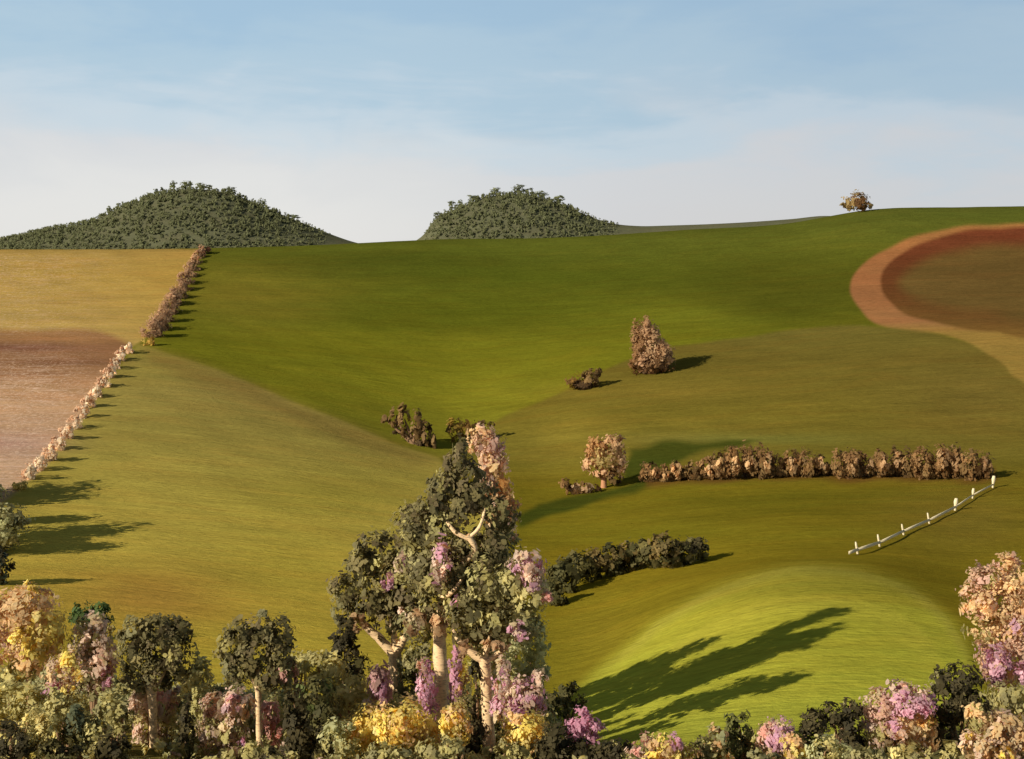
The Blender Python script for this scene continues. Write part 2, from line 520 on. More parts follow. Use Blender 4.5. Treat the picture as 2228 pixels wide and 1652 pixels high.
# a browner band of grass just under the crease and a brown patch low on the left
bd = poly_sd(west_edge + [(900, 1010), (760, 966), (600, 900), (440, 838), (330, 790)], PXG, PYG)
blend(ss(bd, -20, 20) * .6, Gc(134, 112, 60))
for cx, cy, rx, ry, col, a in [(330, 1300, 240, 70, (176, 134, 66), .7), (640, 1240, 200, 120, (176, 162, 64), .5), (720, 1080, 240, 60, (158, 146, 58), .5)]:
    d = ((PXG - cx) / rx) ** 2 + ((PYG - cy) / ry) ** 2
    blend(np.exp(-d * 1.2) * a, Gc(*col))
field('golden_field', [(-900, 540), (-900, 760), (0, 740), (130, 740), (285, 756), (325, 730), (370, 660), (440, 541)], 4,
      [(540, (156, 130, 72)), (600, (166, 138, 72)), (680, (174, 146, 80)), (750, (178, 152, 88))])
field('heather_field', curve([(-900, 730), (0, 718), (120, 716), (220, 722), (286, 748)], 6) + [(250, 800), (180, 905), (100, 1010), (36, 1068), (-60, 1140), (-900, 1190)], 9,
      [(720, (150, 112, 74)), (760, (138, 100, 72)), (795, (146, 108, 78)), (850, (178, 140, 106)), (1000, (196, 160, 134)), (1100, (176, 146, 116))])
for cx, cy, rx, ry, col, a in [(40, 756, 150, 10, (122, 84, 70), .85), (120, 788, 170, 9, (118, 82, 60), .85), (60, 812, 150, 7, (136, 98, 72), .6), (150, 738, 120, 6, (168, 124, 84), .6), (20, 965, 120, 24, (180, 140, 136), .6)]:
    d = ((PXG - cx) / rx) ** 2 + ((PYG - cy) / ry) ** 2
    blend(np.exp(-d * 1.2) * a, Gc(*col))
# ploughed oval on the right shoulder with its bare earth rim
outer = curve([(3100, 470), (2500, 480), (2300, 486), (2180, 488), (2080, 496), (1990, 516), (1910, 552), (1864, 592), (1850, 625), (1862, 660), (1890, 694), (1930, 712), (2030, 724), (2110, 748), (2180, 790), (2240, 840), (2500, 940), (3100, 1000)])
field('dirt_track', outer, 5, [(480, (148, 104, 62)), (560, (144, 98, 64)), (640, (144, 98, 66)), (700, (150, 108, 72)), (725, (148, 120, 64)), (790, (140, 118, 60))])
inner = curve([(3100, 478), (2500, 486), (2240, 494), (2120, 500), (2030, 520), (1960, 552), (1922, 590), (1916, 620), (1930, 650), (1975, 685), (2050, 706), (2160, 722), (2300, 742), (3100, 800)])
sdi = field('ploughed_field', inner, 5, [(490, (104, 56, 38)), (560, (98, 56, 36)), (640, (96, 62, 36)), (700, (108, 80, 44)), (740, (124, 96, 50))])
blend(ss(sdi, 22, 56) * .92, Gc(98, 80, 44))
# the bright knoll
kn = curve([(1180, 1620), (1260, 1500), (1350, 1420), (1430, 1352), (1530, 1292), (1640, 1250), (1740, 1232), (1860, 1238), (1960, 1268), (2040, 1318), (2095, 1390), (2125, 1470), (2160, 1620)])
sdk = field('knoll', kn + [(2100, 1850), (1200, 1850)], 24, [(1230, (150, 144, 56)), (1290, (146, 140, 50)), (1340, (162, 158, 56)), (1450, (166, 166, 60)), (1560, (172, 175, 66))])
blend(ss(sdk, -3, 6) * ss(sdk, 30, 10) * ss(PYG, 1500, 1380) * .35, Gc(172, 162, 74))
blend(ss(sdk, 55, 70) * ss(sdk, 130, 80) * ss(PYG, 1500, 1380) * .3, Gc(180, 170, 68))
# shade of the pink tree and low hedge painted dark green on the grass
shade_sd = poly_sd([(1125, 1128), (1170, 1094), (1260, 1076), (1360, 1052), (1420, 1030), (1440, 1040), (1380, 1072), (1290, 1094), (1200, 1122), (1130, 1150)], PXG, PYG) + wob
shade_sd = np.maximum(shade_sd, poly_sd([(1350, 1052), (1372, 976), (1440, 962), (1540, 958), (1660, 956), (1600, 972), (1500, 990), (1440, 1016), (1420, 1034)], PXG, PYG) + wob)
blend(ss(shade_sd, -8, 9) * .9, Gc(60, 70, 24))
so = poly_sd([(1395, 1030), (1500, 1018), (1700, 1012), (2000, 1012), (2165, 1020), (2170, 1044), (2100, 1050), (1900, 1046), (1650, 1044), (1500, 1052), (1410, 1056)], PXG, PYG) + wob  # brown ground with the long hedge's shade painted in
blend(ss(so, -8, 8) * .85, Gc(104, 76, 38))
# leaf litter and rough grass at the foot of the wood
fg = ss(GY[:, None] + 0 * PXG, 101, 88)
fg = fg * (1 - 0.8 * ss(PXG, 1250, 1400) * ss(PXG, 2100, 1950) * ss(GY[:, None] + 0*PXG, 82, 90))
blend(fg * .9, Gc(92, 88, 52))

SPK = np.zeros(GP.shape)
SPK = np.maximum(SPK, ss(FIELDS['heather_field'], 0, 20) * ss(PXG, 330, 60) * ss(PYG, 700, 860))
SPK = np.maximum(SPK, .45 * ss(FIELDS['golden_field'], 0, 20) * ss(PXG, 380, 0))

def ground_material():
    m, n, p, o = new_mat('field_cover')
    at = n.node('ShaderNodeAttribute', attribute_name='col')
    sp = n.node('ShaderNodeAttribute', attribute_name='speck')
    tc = n.node('ShaderNodeTexCoord')
    ob = tc.outputs['Object']
    big = n.noise(n.mapping(ob, (0.016, 0.05, 0.02), (0, 0, 0.15)), 1.0, 4, 0.55, 0.6)
    strk = n.noise(n.mapping(ob, (0.055, 0.42, 0.1), (0, 0, 0.10)), 1.0, 5, 0.62, 0.5)
    fine = n.noise(n.mapping(ob, (0.5, 1.6, 0.5), (0, 0, -0.2)), 1.0, 5, 0.7)
    v = n.math('MULTIPLY', n.mapr(big, 0.25, 0.75, 0.86, 1.15, False), n.mapr(strk, 0.2, 0.8, 0.84, 1.16, False))
    v = n.math('MULTIPLY', v, n.mapr(fine, 0.2, 0.8, 0.70, 1.30, False))
    c = n.node('ShaderNodeVectorMath', operation='SCALE')
    n.put(c, 0, at.outputs[0]); n.put(c, 'Scale', v)
    hue = n.mapr(n.noise(n.mapping(ob, (0.03, 0.12, 0.05), (0, 0, -0.2)), 1.0, 4, 0.6, 0.8), 0.42, 0.66, 0, 0.35)
    c2 = n.mix(hue, c.outputs[0], n.mix(1.0, c.outputs[0], (1.16, 0.97, 0.95, 1), 'MULTIPLY'))
    dots = n.noise(n.mapping(ob, (1.1, 0.75, 0.8)), 1.0, 5, 0.8)
    gate = n.math('MULTIPLY', n.mapr(dots, 0.50, 0.62), sp.outputs['Fac'])
    c3 = n.mix(n.math('MULTIPLY', gate, 0.8), c2, lin4((224, 190, 160)))
    st2 = n.noise(n.mapping(ob, (0.09, 0.55, 0.2), (0, 0, 0.35)), 1.0, 5, 0.65, 0.8)
    c3 = n.mix(n.math('MULTIPLY', n.math('MULTIPLY', n.mapr(st2, 0.48, 0.66), sp.outputs['Fac']), 0.5), c3, lin4((222, 186, 160)))
    n.put(p, 'Base Color', c3)
    p.inputs['Roughness'].default_value = 0.95
    p.inputs['Specular IOR Level'].default_value = 0.0
    b = n.node('ShaderNodeBump'); b.inputs['Strength'].default_value = 0.6; b.inputs['Distance'].default_value = 0.6
    n.put(b, 'Height', n.math('ADD', fine, strk)); n.put(p, 'Normal', b.outputs[0])
    return m
GROUND = ground_material()

nY, nC = GP.shape
ids = (np.arange(nY)[:, None] * nC + np.arange(nC)[None, :])
quads = np.stack([ids[:-1, :-1], ids[:-1, 1:], ids[1:, 1:], ids[1:, :-1]], -1).reshape(-1, 4)
VG = np.stack([GX, np.broadcast_to(GY[:, None], GP.shape), GZ], -1).reshape(-1, 3)
du = np.gradient(VG.reshape(nY, nC, 3), axis=1); dv = np.gradient(VG.reshape(nY, nC, 3), axis=0)
NG = np.cross(du, dv).reshape(-1, 3); NG /= np.linalg.norm(NG, axis=1, keepdims=True)
reg = np.zeros(GP.shape, int)
order = ['east_pasture', 'west_pasture', 'golden_field', 'heather_field', 'dirt_track', 'ploughed_field', 'knoll']
for i, k in enumerate(order):
    reg[FIELDS[k] > 0] = i + 1
qreg = reg.ravel()[quads[:, 0]]
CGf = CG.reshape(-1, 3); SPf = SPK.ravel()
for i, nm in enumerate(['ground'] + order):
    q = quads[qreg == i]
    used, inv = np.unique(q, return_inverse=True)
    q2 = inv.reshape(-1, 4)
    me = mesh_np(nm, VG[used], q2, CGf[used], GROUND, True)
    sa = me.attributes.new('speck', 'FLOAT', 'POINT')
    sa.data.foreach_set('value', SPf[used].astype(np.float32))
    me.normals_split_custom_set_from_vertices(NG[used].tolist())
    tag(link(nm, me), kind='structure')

# ------------------------------------------------------------------ wooded hills behind the ridge
HILLY = 1050.0
HC = A(80, 83, 62)
def hill(name, prof, halfw, trees, seed, label, crest, crest_labels):
    px = np.array([p[0] for p in prof], float); py = np.array([p[1] for p in prof], float)
    xs = np.linspace(px[0], px[-1], 160)
    m = catmull(px, py[:, None])
    yy = herm(px, py[:, None], m, xs)[:, 0]
    X = (xs - CX) / F * HILLY
    top = EYE - (yy - HY) / F * HILLY
    base = EYE - 20
    ts = np.linspace(-1, 1, 41)
    shp = np.cos(ts * math.pi / 2) ** 1.2
    V = np.stack([np.broadcast_to(X[None], (41, 160)), HILLY + ts[:, None] * halfw + 0 * X[None], base + (top - base)[None] * shp[:, None]], -1)
    ids = np.arange(41)[:, None] * 160 + np.arange(160)[None]
    q = np.stack([ids[:-1, :-1], ids[:-1, 1:], ids[1:, 1:], ids[1:, :-1]], -1).reshape(-1, 4)
    me = mesh_np(name, V.reshape(-1, 3), q, np.tile(A(56, 57, 45), (41 * 160, 1)), GROUND, True)
    tag(link(name, me), kind='structure')
    def surf(x, t):
        return base + (np.interp(x, X, top) - base) * np.cos(t * math.pi / 2) ** 1.2
    sp = Spray(seed); r = sp.r
    x0, x1 = trees
    for k in range(int((x1 - x0) * 5.0)):
        pxx = r.uniform(x0, x1)
        # fewer and lower trees towards the ends of the hill
        edge = min(1, (pxx - x0) / 40, (x1 - pxx) / 110 + .10)
        x = (pxx - CX) / F * HILLY
        t = -r.uniform(0, 0.98) ** 0.8
        h = r.uniform(2.2, 4.2) * (0.45 + 0.55 * edge)
        z = float(surf(x, t))
        wd = h * r.uniform(0.34, 0.52)
        sp.clump((x, HILLY + t * halfw, z + h * 0.42), (wd, wd, h * 0.55), [HC, HC * .95, HC * 1.06, A(83, 85, 62)], (0.85, .5), 3.2, 0.8, 0.05, even=(-.5, -1.0, 1.1))
    tag(link('forest', sp.mesh('forest')), label, 'forest', kind='stuff')
    for (pxx, h, wd), lab in zip(crest, crest_labels):
        x = (pxx - CX) / F * HILLY
        z = float(surf(x, 0.0))
        root = tag(empty('crest_tree', (x, HILLY - 1, z)), lab, 'tree', 'trees standing up along the crests of the wooded hills')
        sp2 = Spray(int(pxx * 3 + seed))
        hh = h * 0.74 * HILLY / F; ww = wd * HILLY / F
        for k in range(3):
            f = (k + .5) / 3
            sp2.clump((sp2.r.uniform(-.2, .2) * ww, 0, hh * (0.32 + 0.62 * f) - .4), (ww * (0.55 - 0.12 * f), ww * .5, hh * 0.24), [HC * .85, HC, A(96, 100, 70)], (1.0, 0.6), 3.2, .6, .12)
        link('crown', sp2.mesh('crown'), root)
        wood('trunk', [[(Vector((x, HILLY - 1, z - 1.5)), .35), (Vector((x, HILLY - 1, z + hh * .7)), .15)]], A(70, 62, 48), root, Vector((x, HILLY - 1, z)), 6)

hill('hill', [(-420, 560), (-250, 548), (-100, 535), (0, 526), (60, 512), (120, 499), (200, 484), (250, 462), (310, 436), (360, 421), (410, 412), (460, 414), (510, 424), (560, 444), (620, 470), (680, 494), (720, 510), (760, 524), (800, 534), (860, 545)],
     110, (-250, 722), 11, 'mass of dull olive trees covering the larger wooded hill on the left', [(240, 24, 13), (258, 22, 12), (270, 20, 12), (327, 18, 12), (340, 22, 11), (353, 20, 11), (377, 32, 13), (408, 26, 26), (440, 20, 26), (500, 20, 30), (572, 24, 16), (640, 16, 24)],
     ['thin crest tree lowest of three leaning ones on the left slope of the large hill', 'second of three slim crest trees on the left slope of the large hill', 'third of three slim crest trees, highest up the left slope of the large hill',
      'small narrow crest tree left of a close pair near the large hill top', 'slim dark crest tree, left one of the close pair near the large hill top', 'slim crest tree, right one of the close pair near the large hill top',
      'tallest narrow crest tree, left of the summit of the large hill', 'broad crest tree on the very summit of the large hill', 'low rounded crest tree just right of the large hill summit', 'wide flat crest tree on the right shoulder of the large hill',
      'dark upright crest tree partway down the right slope of the large hill', 'small bushy crest tree low on the right slope of the large hill'])
hill('hill', [(820, 560), (880, 536), (905, 524), (925, 508), (940, 486), (965, 466), (1000, 452), (1050, 432), (1100, 424), (1150, 424), (1200, 438), (1240, 452), (1280, 470), (1330, 486), (1390, 492), (1450, 491), (1540, 488), (1620, 484), (1720, 477), (1800, 470), (1900, 480), (2000, 520)],
     80, (925, 1345), 12, 'mass of dull olive trees covering the smaller wooded hill in the centre', [(952, 20, 22), (983, 30, 15), (1001, 24, 11), (1028, 22, 24), (1080, 24, 24), (1127, 28, 24), (1150, 20, 16), (1182, 22, 28), (1215, 24, 26)],
     ['low crest tree at the left foot of the small hill', 'dark upright crest tree standing clear on the left slope of the small hill', 'thin crest tree just right of the dark upright one on the small hill', 'rounded crest tree halfway up the left side of the small hill',
      'bushy crest tree left of the small hill summit', 'tallest bushy crest tree on the summit of the small hill', 'little crest tree just right of the small hill summit', 'broad crest tree on the right shoulder of the small hill', 'last broad crest tree at the right end of the small hill top'])

# ------------------------------------------------------------------ mid-distance plants
def ground_plant(name, label, cat, px, py, clumps, trunks=(), **kw):
    return plant(name, label, cat, px, dist_at(px, py), clumps, trunks, **kw)

ORD = ['first', 'second', 'third', 'fourth', 'fifth', 'sixth', 'seventh', 'eighth', 'ninth', 'tenth', 'eleventh', 'twelfth', 'thirteenth', 'fourteenth', 'fifteenth', 'sixteenth', 'seventeenth', 'eighteenth', 'nineteenth', 'twentieth', 'twenty-first', 'twenty-second', 'twenty-third', 'twenty-fourth']

# shrub alone on the right skyline
plant('skyline_shrub', 'round scrubby shrub with brown heart alone on the right skyline', 'shrub', 1864, 578,
      [('foliage', 1862, 438, 28, 20, [A(138, 120, 86), A(118, 98, 66)]), ('foliage', 1866, 440, 19, 17, [A(92, 66, 42), A(80, 58, 38)], -4), ('foliage', 1840, 447, 12, 9, [A(148, 134, 100)]), ('foliage', 1888, 446, 12, 9, [A(140, 122, 86)])], size=10, cover=4.5, stem=False)

# boundary hedge at left, upper run of brown bushes
r = random.Random(4)
up = [(440, 553), (432, 564), (424, 576), (417, 590), (410, 604), (402, 619), (394, 634), (385, 650), (376, 666), (366, 683), (356, 700), (344, 718), (330, 734)]
for k, (px, py) in enumerate(up):
    s = 11 + k * 0.95
    nth = ORD[k] if k < len(up) - 1 else 'last and nearest'
    ground_plant('hedge_bush', nth + ' brown bush counted down from the ridge in the golden field hedge', 'bush', px, py,
                 [('foliage', px, py - s * .75, s * 1.0, s * .95, [A(148, 120, 98), A(132, 106, 88), A(160, 130, 106)]), ('foliage', px + s * .5, py - s * .4, s * .8, s * .6, [A(128, 104, 82), A(110, 92, 70)])],
                 group='brown bushes of the hedge beside the golden field', size=7, stem=False)
ground_plant('dark_bush', 'small dark red brown bush at the top end of the left boundary hedge', 'bush', 446, 553, [('foliage', 446, 546, 13, 9, [A(96, 66, 52)])], size=7, stem=False)
# pale yellow bush at the bend
ground_plant('yellow_bush', 'little pale yellow bush where the brown hedge meets the pale one', 'bush', 318, 752, [('foliage', 322, 744, 15, 13, [A(214, 188, 110), A(190, 160, 90)])], size=9, stem=False)
# lower run: pale blossoming bushes
lo = [(280, 768), (266, 784), (254, 802), (242, 822), (230, 842), (214, 864), (198, 886), (184, 908), (168, 932), (150, 954), (132, 978), (112, 1002), (92, 1022), (70, 1040)]
for k, (px, py) in enumerate(lo):
    s = 12 + k * 0.4
    nth = ORD[k] if k < len(lo) - 1 else 'last and nearest'
    q = [('foliage', px - s * .5, py - s * .8, s * .95, s * .95, [A(206, 176, 154), A(190, 158, 136)]), ('blossom', px + s * .25, py - s * .9, s * .75, s * 1.05, [A(250, 236, 220), A(246, 226, 208)], -1.4)]
    ground_plant('blossom_bush', nth + ' pale blossoming bush from the top of the heather field hedge', 'bush', px, py, q,
                 group='pale blossoming bushes of the hedge beside the heather field', size=8, stem=False)
ground_plant('yellow_bush', 'small cream yellow bush at the lower end of the pale hedge, above dark shadows', 'bush', 42, 1066, [('foliage', 42, 1055, 16, 13, [A(216, 200, 130), A(196, 178, 110)])], size=9, stem=False)

# trees at the left edge
plant('olive_tree', 'grey olive tree cut by the left edge above the golden tree', 'tree', 2, 186,
      [('crown', 14, 1134, 36, 32, SG + OLD), ('crown', 22, 1154, 34, 32, SG + OLD), ('crown', -20, 1130, 46, 36, OLD), ('crown', -30, 1160, 50, 40, OLD), ('crown', 2, 1178, 30, 26, OLD)],
      [[(0, 1210, 7), (0, 1180, 6), (-6, 1130, 3)]], size=14, depth=1.8, tcol=A(90, 80, 62))
plant('olive_tree', 'tall grey green tree mostly beyond the left edge below the heather field', 'tree', -58, 206,
      [('crown', -58, 1066, 46, 32, OLD), ('crown', -24, 1074, 22, 22, SG), ('crown', -78, 1086, 44, 28, OLD), ('crown', -50, 1092, 34, 26, OLD)],
      [[(-58, 1140, 7), (-56, 1100, 6), (-58, 1060, 3)]], size=14, tcol=A(90, 80, 62))
for px, Y, h, lab in ((-82, 194, 150, 'nearer'), (-104, 225, 128, 'farther')):
    b = HY + (EYE - gz(px, Y)) / Y * F
    plant('olive_tree', lab + ' of two broad grey green trees standing just outside the left edge', 'tree', px, Y,
          [('crown', px, b - h * .82, 46, 40, OLD), ('crown', px - 22, b - h * .6, 44, 40, OLD), ('crown', px + 22, b - h * .58, 42, 40, OLD), ('crown', px, b - h * .38, 50, 36, OLD)],
          [[(px, b + 6, 8), (px, b - h * .5, 6), (px, b - h * .85, 3)]], size=18, cover=6.5, tcol=A(90, 80, 62), depth=2.8)
plant('dark_bush', 'blue black bush at the left edge below the grey olive tree', 'bush', 4, 160,
      [('foliage', 4, 1240, 24, 34, BK + [A(52, 60, 56)]), ('foliage', -24, 1230, 30, 40, BK)], size=13)

plant('shadow_bush', 'low dark green stand-in for the golden tree shadow, above the tall dusty pink shrub', 'bush', 200, 131,
      [('foliage', 178, 1334, 26, 26, [A(62, 76, 44), A(54, 68, 40)]), ('foliage', 222, 1334, 26, 26, [A(62, 76, 44), A(70, 84, 50)]), ('foliage', 202, 1350, 44, 22, [A(54, 66, 40)])], size=14)  # leaf clumps added in place of the golden tree's cast shadow
# bushes in the fold of the fields
ground_plant('brown_bush', 'fan of upright dark brown bushes in the crease left of the tall gums', 'bush', 900, 968,
      [('foliage', 838, 910, 12, 10, BD + [A(112, 96, 46)]), ('foliage', 858, 912, 11, 24, BD), ('foliage', 880, 912, 13, 34, BD + [A(104, 86, 48)]), ('foliage', 906, 926, 14, 36, BD), ('foliage', 928, 946, 12, 34, BD), ('foliage', 944, 968, 8, 26, BD), ('foliage', 890, 938, 34, 9, [A(60, 48, 34)]), ('foliage', 926, 966, 20, 10, [A(60, 48, 34)])], size=15, upright=.97, cover=6)
ground_plant('brown_bush', 'olive brown bush with ragged right side behind the tip of the pink blossoming tree', 'bush', 1010, 962,
      [('foliage', 992, 932, 20, 26, [A(124, 104, 50), A(108, 86, 46)]), ('foliage', 1018, 930, 24, 20, [A(110, 84, 46), A(96, 72, 40)]), ('foliage', 1050, 924, 20, 9, BD)], size=12, upright=.7)
ground_plant('brown_bush', 'low dark brown bush on the crease left of the pointed tree', 'bush', 1270, 846,
      [('foliage', 1252, 830, 24, 18, [A(106, 80, 40), A(92, 68, 38)]), ('foliage', 1284, 824, 24, 20, BD), ('foliage', 1270, 838, 22, 12, [A(58, 44, 30)]), ('foliage', 1302, 818, 10, 14, BD)], size=10, upright=.6)
ground_plant('pointed_tree', 'lone pointed pinkish brown tree, dense as a boulder, on the far green slope', 'tree', 1412, 812,
      [('crown', 1408, 704, 9, 18, [A(132, 104, 78), A(146, 116, 90)]), ('crown', 1406, 726, 18, 28, [A(138, 108, 82), A(154, 124, 98)]), ('crown', 1388, 744, 16, 42, [A(112, 86, 60), A(128, 100, 74)]), ('crown', 1420, 756, 28, 42, [A(170, 142, 116), A(156, 128, 102)]), ('crown', 1440, 768, 24, 28, [A(174, 144, 116), A(160, 130, 102)]),
       ('crown', 1398, 782, 20, 28, [A(166, 136, 114), A(150, 120, 96)]), ('crown', 1448, 780, 19, 13, [A(170, 140, 114)]), ('crown', 1424, 796, 36, 15, [A(96, 72, 50), A(108, 82, 60)]), ('crown', 1384, 788, 13, 26, [A(96, 70, 46)]), ('crown', 1408, 808, 20, 9, [A(100, 74, 52)])],  # dark low clumps paint the crown's inner shadow into its colour
      [[(1412, 816, 8), (1412, 780, 7), (1408, 720, 3)]], size=8, cover=6, tcol=A(100, 74, 54), jit=.14)
ground_plant('pink_tree', 'rounded pale pink and green tree at the left end of the long brown hedge', 'tree', 1314, 1062,
      [('crown', 1296, 976, 26, 24, [A(150, 116, 80), A(168, 130, 92)]), ('crown', 1334, 968, 28, 22, [A(188, 158, 126), A(170, 140, 110)]), ('crown', 1316, 992, 36, 28, [A(168, 150, 104), A(190, 166, 126)]),
       ('crown', 1284, 1006, 18, 20, [A(192, 160, 130)]), ('crown', 1342, 1004, 22, 24, [A(180, 148, 122), A(194, 164, 138)]), ('crown', 1320, 1026, 32, 18, [A(162, 132, 106), A(112, 86, 58)]), ('crown', 1336, 1042, 18, 12, BD)],
      [[(1314, 1064, 7), (1312, 1030, 6), (1300, 990, 3)], [(1312, 1036, 5), (1334, 1000, 2)]], size=11, tcol=A(150, 106, 78))
ground_plant('brown_bush', 'low brown bush with pale grassy tufts left of the pink tree trunk', 'bush', 1252, 1076,
      [('foliage', 1228, 1058, 14, 16, BR), ('foliage', 1250, 1060, 16, 15, BR + TAN), ('foliage', 1274, 1060, 18, 15, BR + TAN), ('foliage', 1294, 1064, 14, 10, BR)], size=10, upright=.8)

# the long brown hedge: every bush a thing
r = random.Random(8)
hx = [1418, 1446, 1476, 1508, 1540, 1568, 1596, 1630, 1658, 1690, 1724, 1756, 1786, 1818, 1850, 1884, 1916, 1946, 1978, 2010, 2042, 2074, 2106, 2134]
for k, px in enumerate(hx):
    t = (px - 1418) / (2134 - 1418)
    py = np.interp(px, [1418, 1500, 1600, 1800, 2134], [1050, 1044, 1040, 1038, 1042]) + r.uniform(-3, 3)
    h = np.interp(px, [1418, 1500, 1560, 1700, 2134], [38, 46, 66, 66, 64]) * r.uniform(.74, 1.16)
    pale = r.random() < .62
    hl = [A(202, 172, 136), A(188, 156, 120)] if px < 1840 else [A(166, 138, 108), A(152, 124, 96)]
    wk = r.uniform(15, 24)
    q = [('foliage', px + r.uniform(-5, 5), py - h * .5, wk, h * .52, BR if r.random() < .6 else BD + BR), ('foliage', px + 8, py - h * .25, 20, h * .28, BD)]
    if pale:
        q.append(('blossom', px + r.uniform(-6, 6), py - h * r.uniform(.5, .62), r.uniform(8, 13), h * .30, hl, -2.2))  # pale clump puts a highlight into the colour, no flowers
    lab = ORD[k] + (' bush from the left in the long hedge, brown with a painted pale highlight' if pale else ' bush from the left in the long hedge, plain dull brown')
    ground_plant('hedge_bush', lab, 'bush', px, py, q, group='brown bushes of the long hedge across the right slope', size=10, upright=.8, seed=500 + k, stem=False)

# dark green hedge right of the gums
dg = [(1205, 1292, 30, 44), (1226, 1258, 34, 54), (1262, 1240, 34, 50), (1300, 1230, 32, 46), (1338, 1222, 32, 48), (1376, 1214, 32, 46), (1412, 1210, 30, 46), (1450, 1204, 36, 54), (1484, 1206, 30, 40), (1520, 1196, 26, 42)]
for k, (cx, cy, rx, h) in enumerate(dg):
    cc = [BG + [A(84, 78, 48)], BG, BG + [A(88, 82, 50)]][k % 3] if k in (0, 1, 2, 6, 8, 9) else [A(96, 82, 52), A(82, 72, 46), A(66, 64, 42)]
    if k in (8, 9):
        cc = BK + BG
    base = cy + h * .62
    lab = ORD[k] + [' bush from the left in the dark hedge beside the gums, blackish green', ' bush from the left in the dark hedge beside the gums, brownish olive'][0 if k in (0, 1, 2, 6, 8, 9) else 1]
    plant('hedge_bush', lab, 'bush', cx, dist_at(cx, base), [('foliage', cx, cy - 6, rx, h * .62, cc), ('foliage', cx - rx * .4, cy - h * .35, rx * .6, h * .42, cc), ('foliage', cx + rx * .35, cy + h * .2, rx * .7, h * .4, BG)],
          group='dark bushes of the short hedge beside the gums', size=14, seed=700 + k, stem=False)

# ------------------------------------------------------------------ white post and rail fence
def fence_material():
    m, n, p, o = new_mat('white_paint')
    tc = n.node('ShaderNodeTexCoord')
    v = n.noise(n.mapping(tc.outputs['Object'], (2, 2, 9)), 1.4, 5, 0.65)
    n.put(p, 'Base Color', n.mix(n.mapr(v, 0.48, 0.68), (0.84, 0.70, 0.43, 1), (0.58, 0.47, 0.28, 1)))
    p.inputs['Roughness'].default_value = 0.75
    return m
FP = fence_material()
def box_arrays(c, ax, hx, hy, hz):
    """box at c with horizontal axis ax"""
    a = ax.normalized(); up = Vector((0, 0, 1)); b = a.cross(up).normalized(); up = b.cross(a).normalized()
    V = [c + a*sx*hx + b*sy*hy + up*sz*hz for sz in (-1, 1) for sy in (-1, 1) for sx in (-1, 1)]
    Q = [(0, 2, 3, 1), (4, 5, 7, 6), (0, 1, 5, 4), (2, 6, 7, 3), (0, 4, 6, 2), (1, 3, 7, 5)]
    return V, Q
fpts = [(1866, 1206), (1914, 1190), (1966, 1166), (2022, 1140), (2078, 1112), (2116, 1086), (2160, 1062)]
fw = [gpt(px, dist_at(px, py, 170)) for px, py in fpts]
froot = tag(empty('rail_fence', fw[0]), 'weathered white post and rail fence from the bright knoll to the hedge end', 'fence')
ph = [2.2, 2.3, 2.2, 2.3, 2.7, 2.4, 2.9]
for k, p in enumerate(fw):
    tl = (Vector((-.16, 0, 1)) if k < 4 else Vector((.1, 0, 1))).normalized()
    Vv, Qv = [], []
    hw = .17 if k < 4 else (.38 if k in (4, 6) else .28)
    for j in range(5):
        f = j / 4
        s = hw * ([1, 1, 1, 1.05, .7][j] if k < 4 else [.5, .6, .8, 1.15, .75][j])
        c = p + tl * (ph[k] * f - .3) - fw[0]
        for a in range(8):
            th = a * math.pi / 4 + .39
            Vv.append(tuple(c + Vector((math.cos(th) * s, math.sin(th) * s * .7, 0))))
    for j in range(4):
        for a in range(8):
            Qv.append((j*8 + a, j*8 + (a+1) % 8, (j+1)*8 + (a+1) % 8, (j+1)*8 + a))
    Qv.append((32, 33, 34, 35)); Qv.append((32, 35, 36, 39)); Qv.append((36, 37, 38, 39))
    link('post', mesh_np('post', Vv, Qv, np.ones((len(Vv), 3)) * .6, FP), froot)
for k in range(len(fw)):
    a = fw[k] if k else fw[0] + (fw[0] - fw[1]) * .38
    a0 = a + Vector((0, 0, 0.7)); b0 = (fw[k + 1] if k < len(fw) - 1 else None)
    if k == 0:
        seg = [(a0, fw[0] + Vector((0, 0, 0.75))), (fw[0] + Vector((0, 0, 0.75)), fw[1] + Vector((0, 0, 0.75)))]
    elif b0 is not None:
        seg = [(a + Vector((0, 0, 0.75)), b0 + Vector((0, 0, 0.75)))]
    else:
        seg = []
    for p, q in seg:
        p = p + Vector((0, -.22, 0)); q = q + Vector((0, -.22, 0))
        hz = .22 if k < 4 else .15
        V, Q = box_arrays((p + q) / 2 - fw[0], q - p, (q - p).length / 2, .06, hz)
        link('rail', mesh_np('rail', [tuple(v) for v in V], Q, np.ones((8, 3)) * .6, FP), froot)

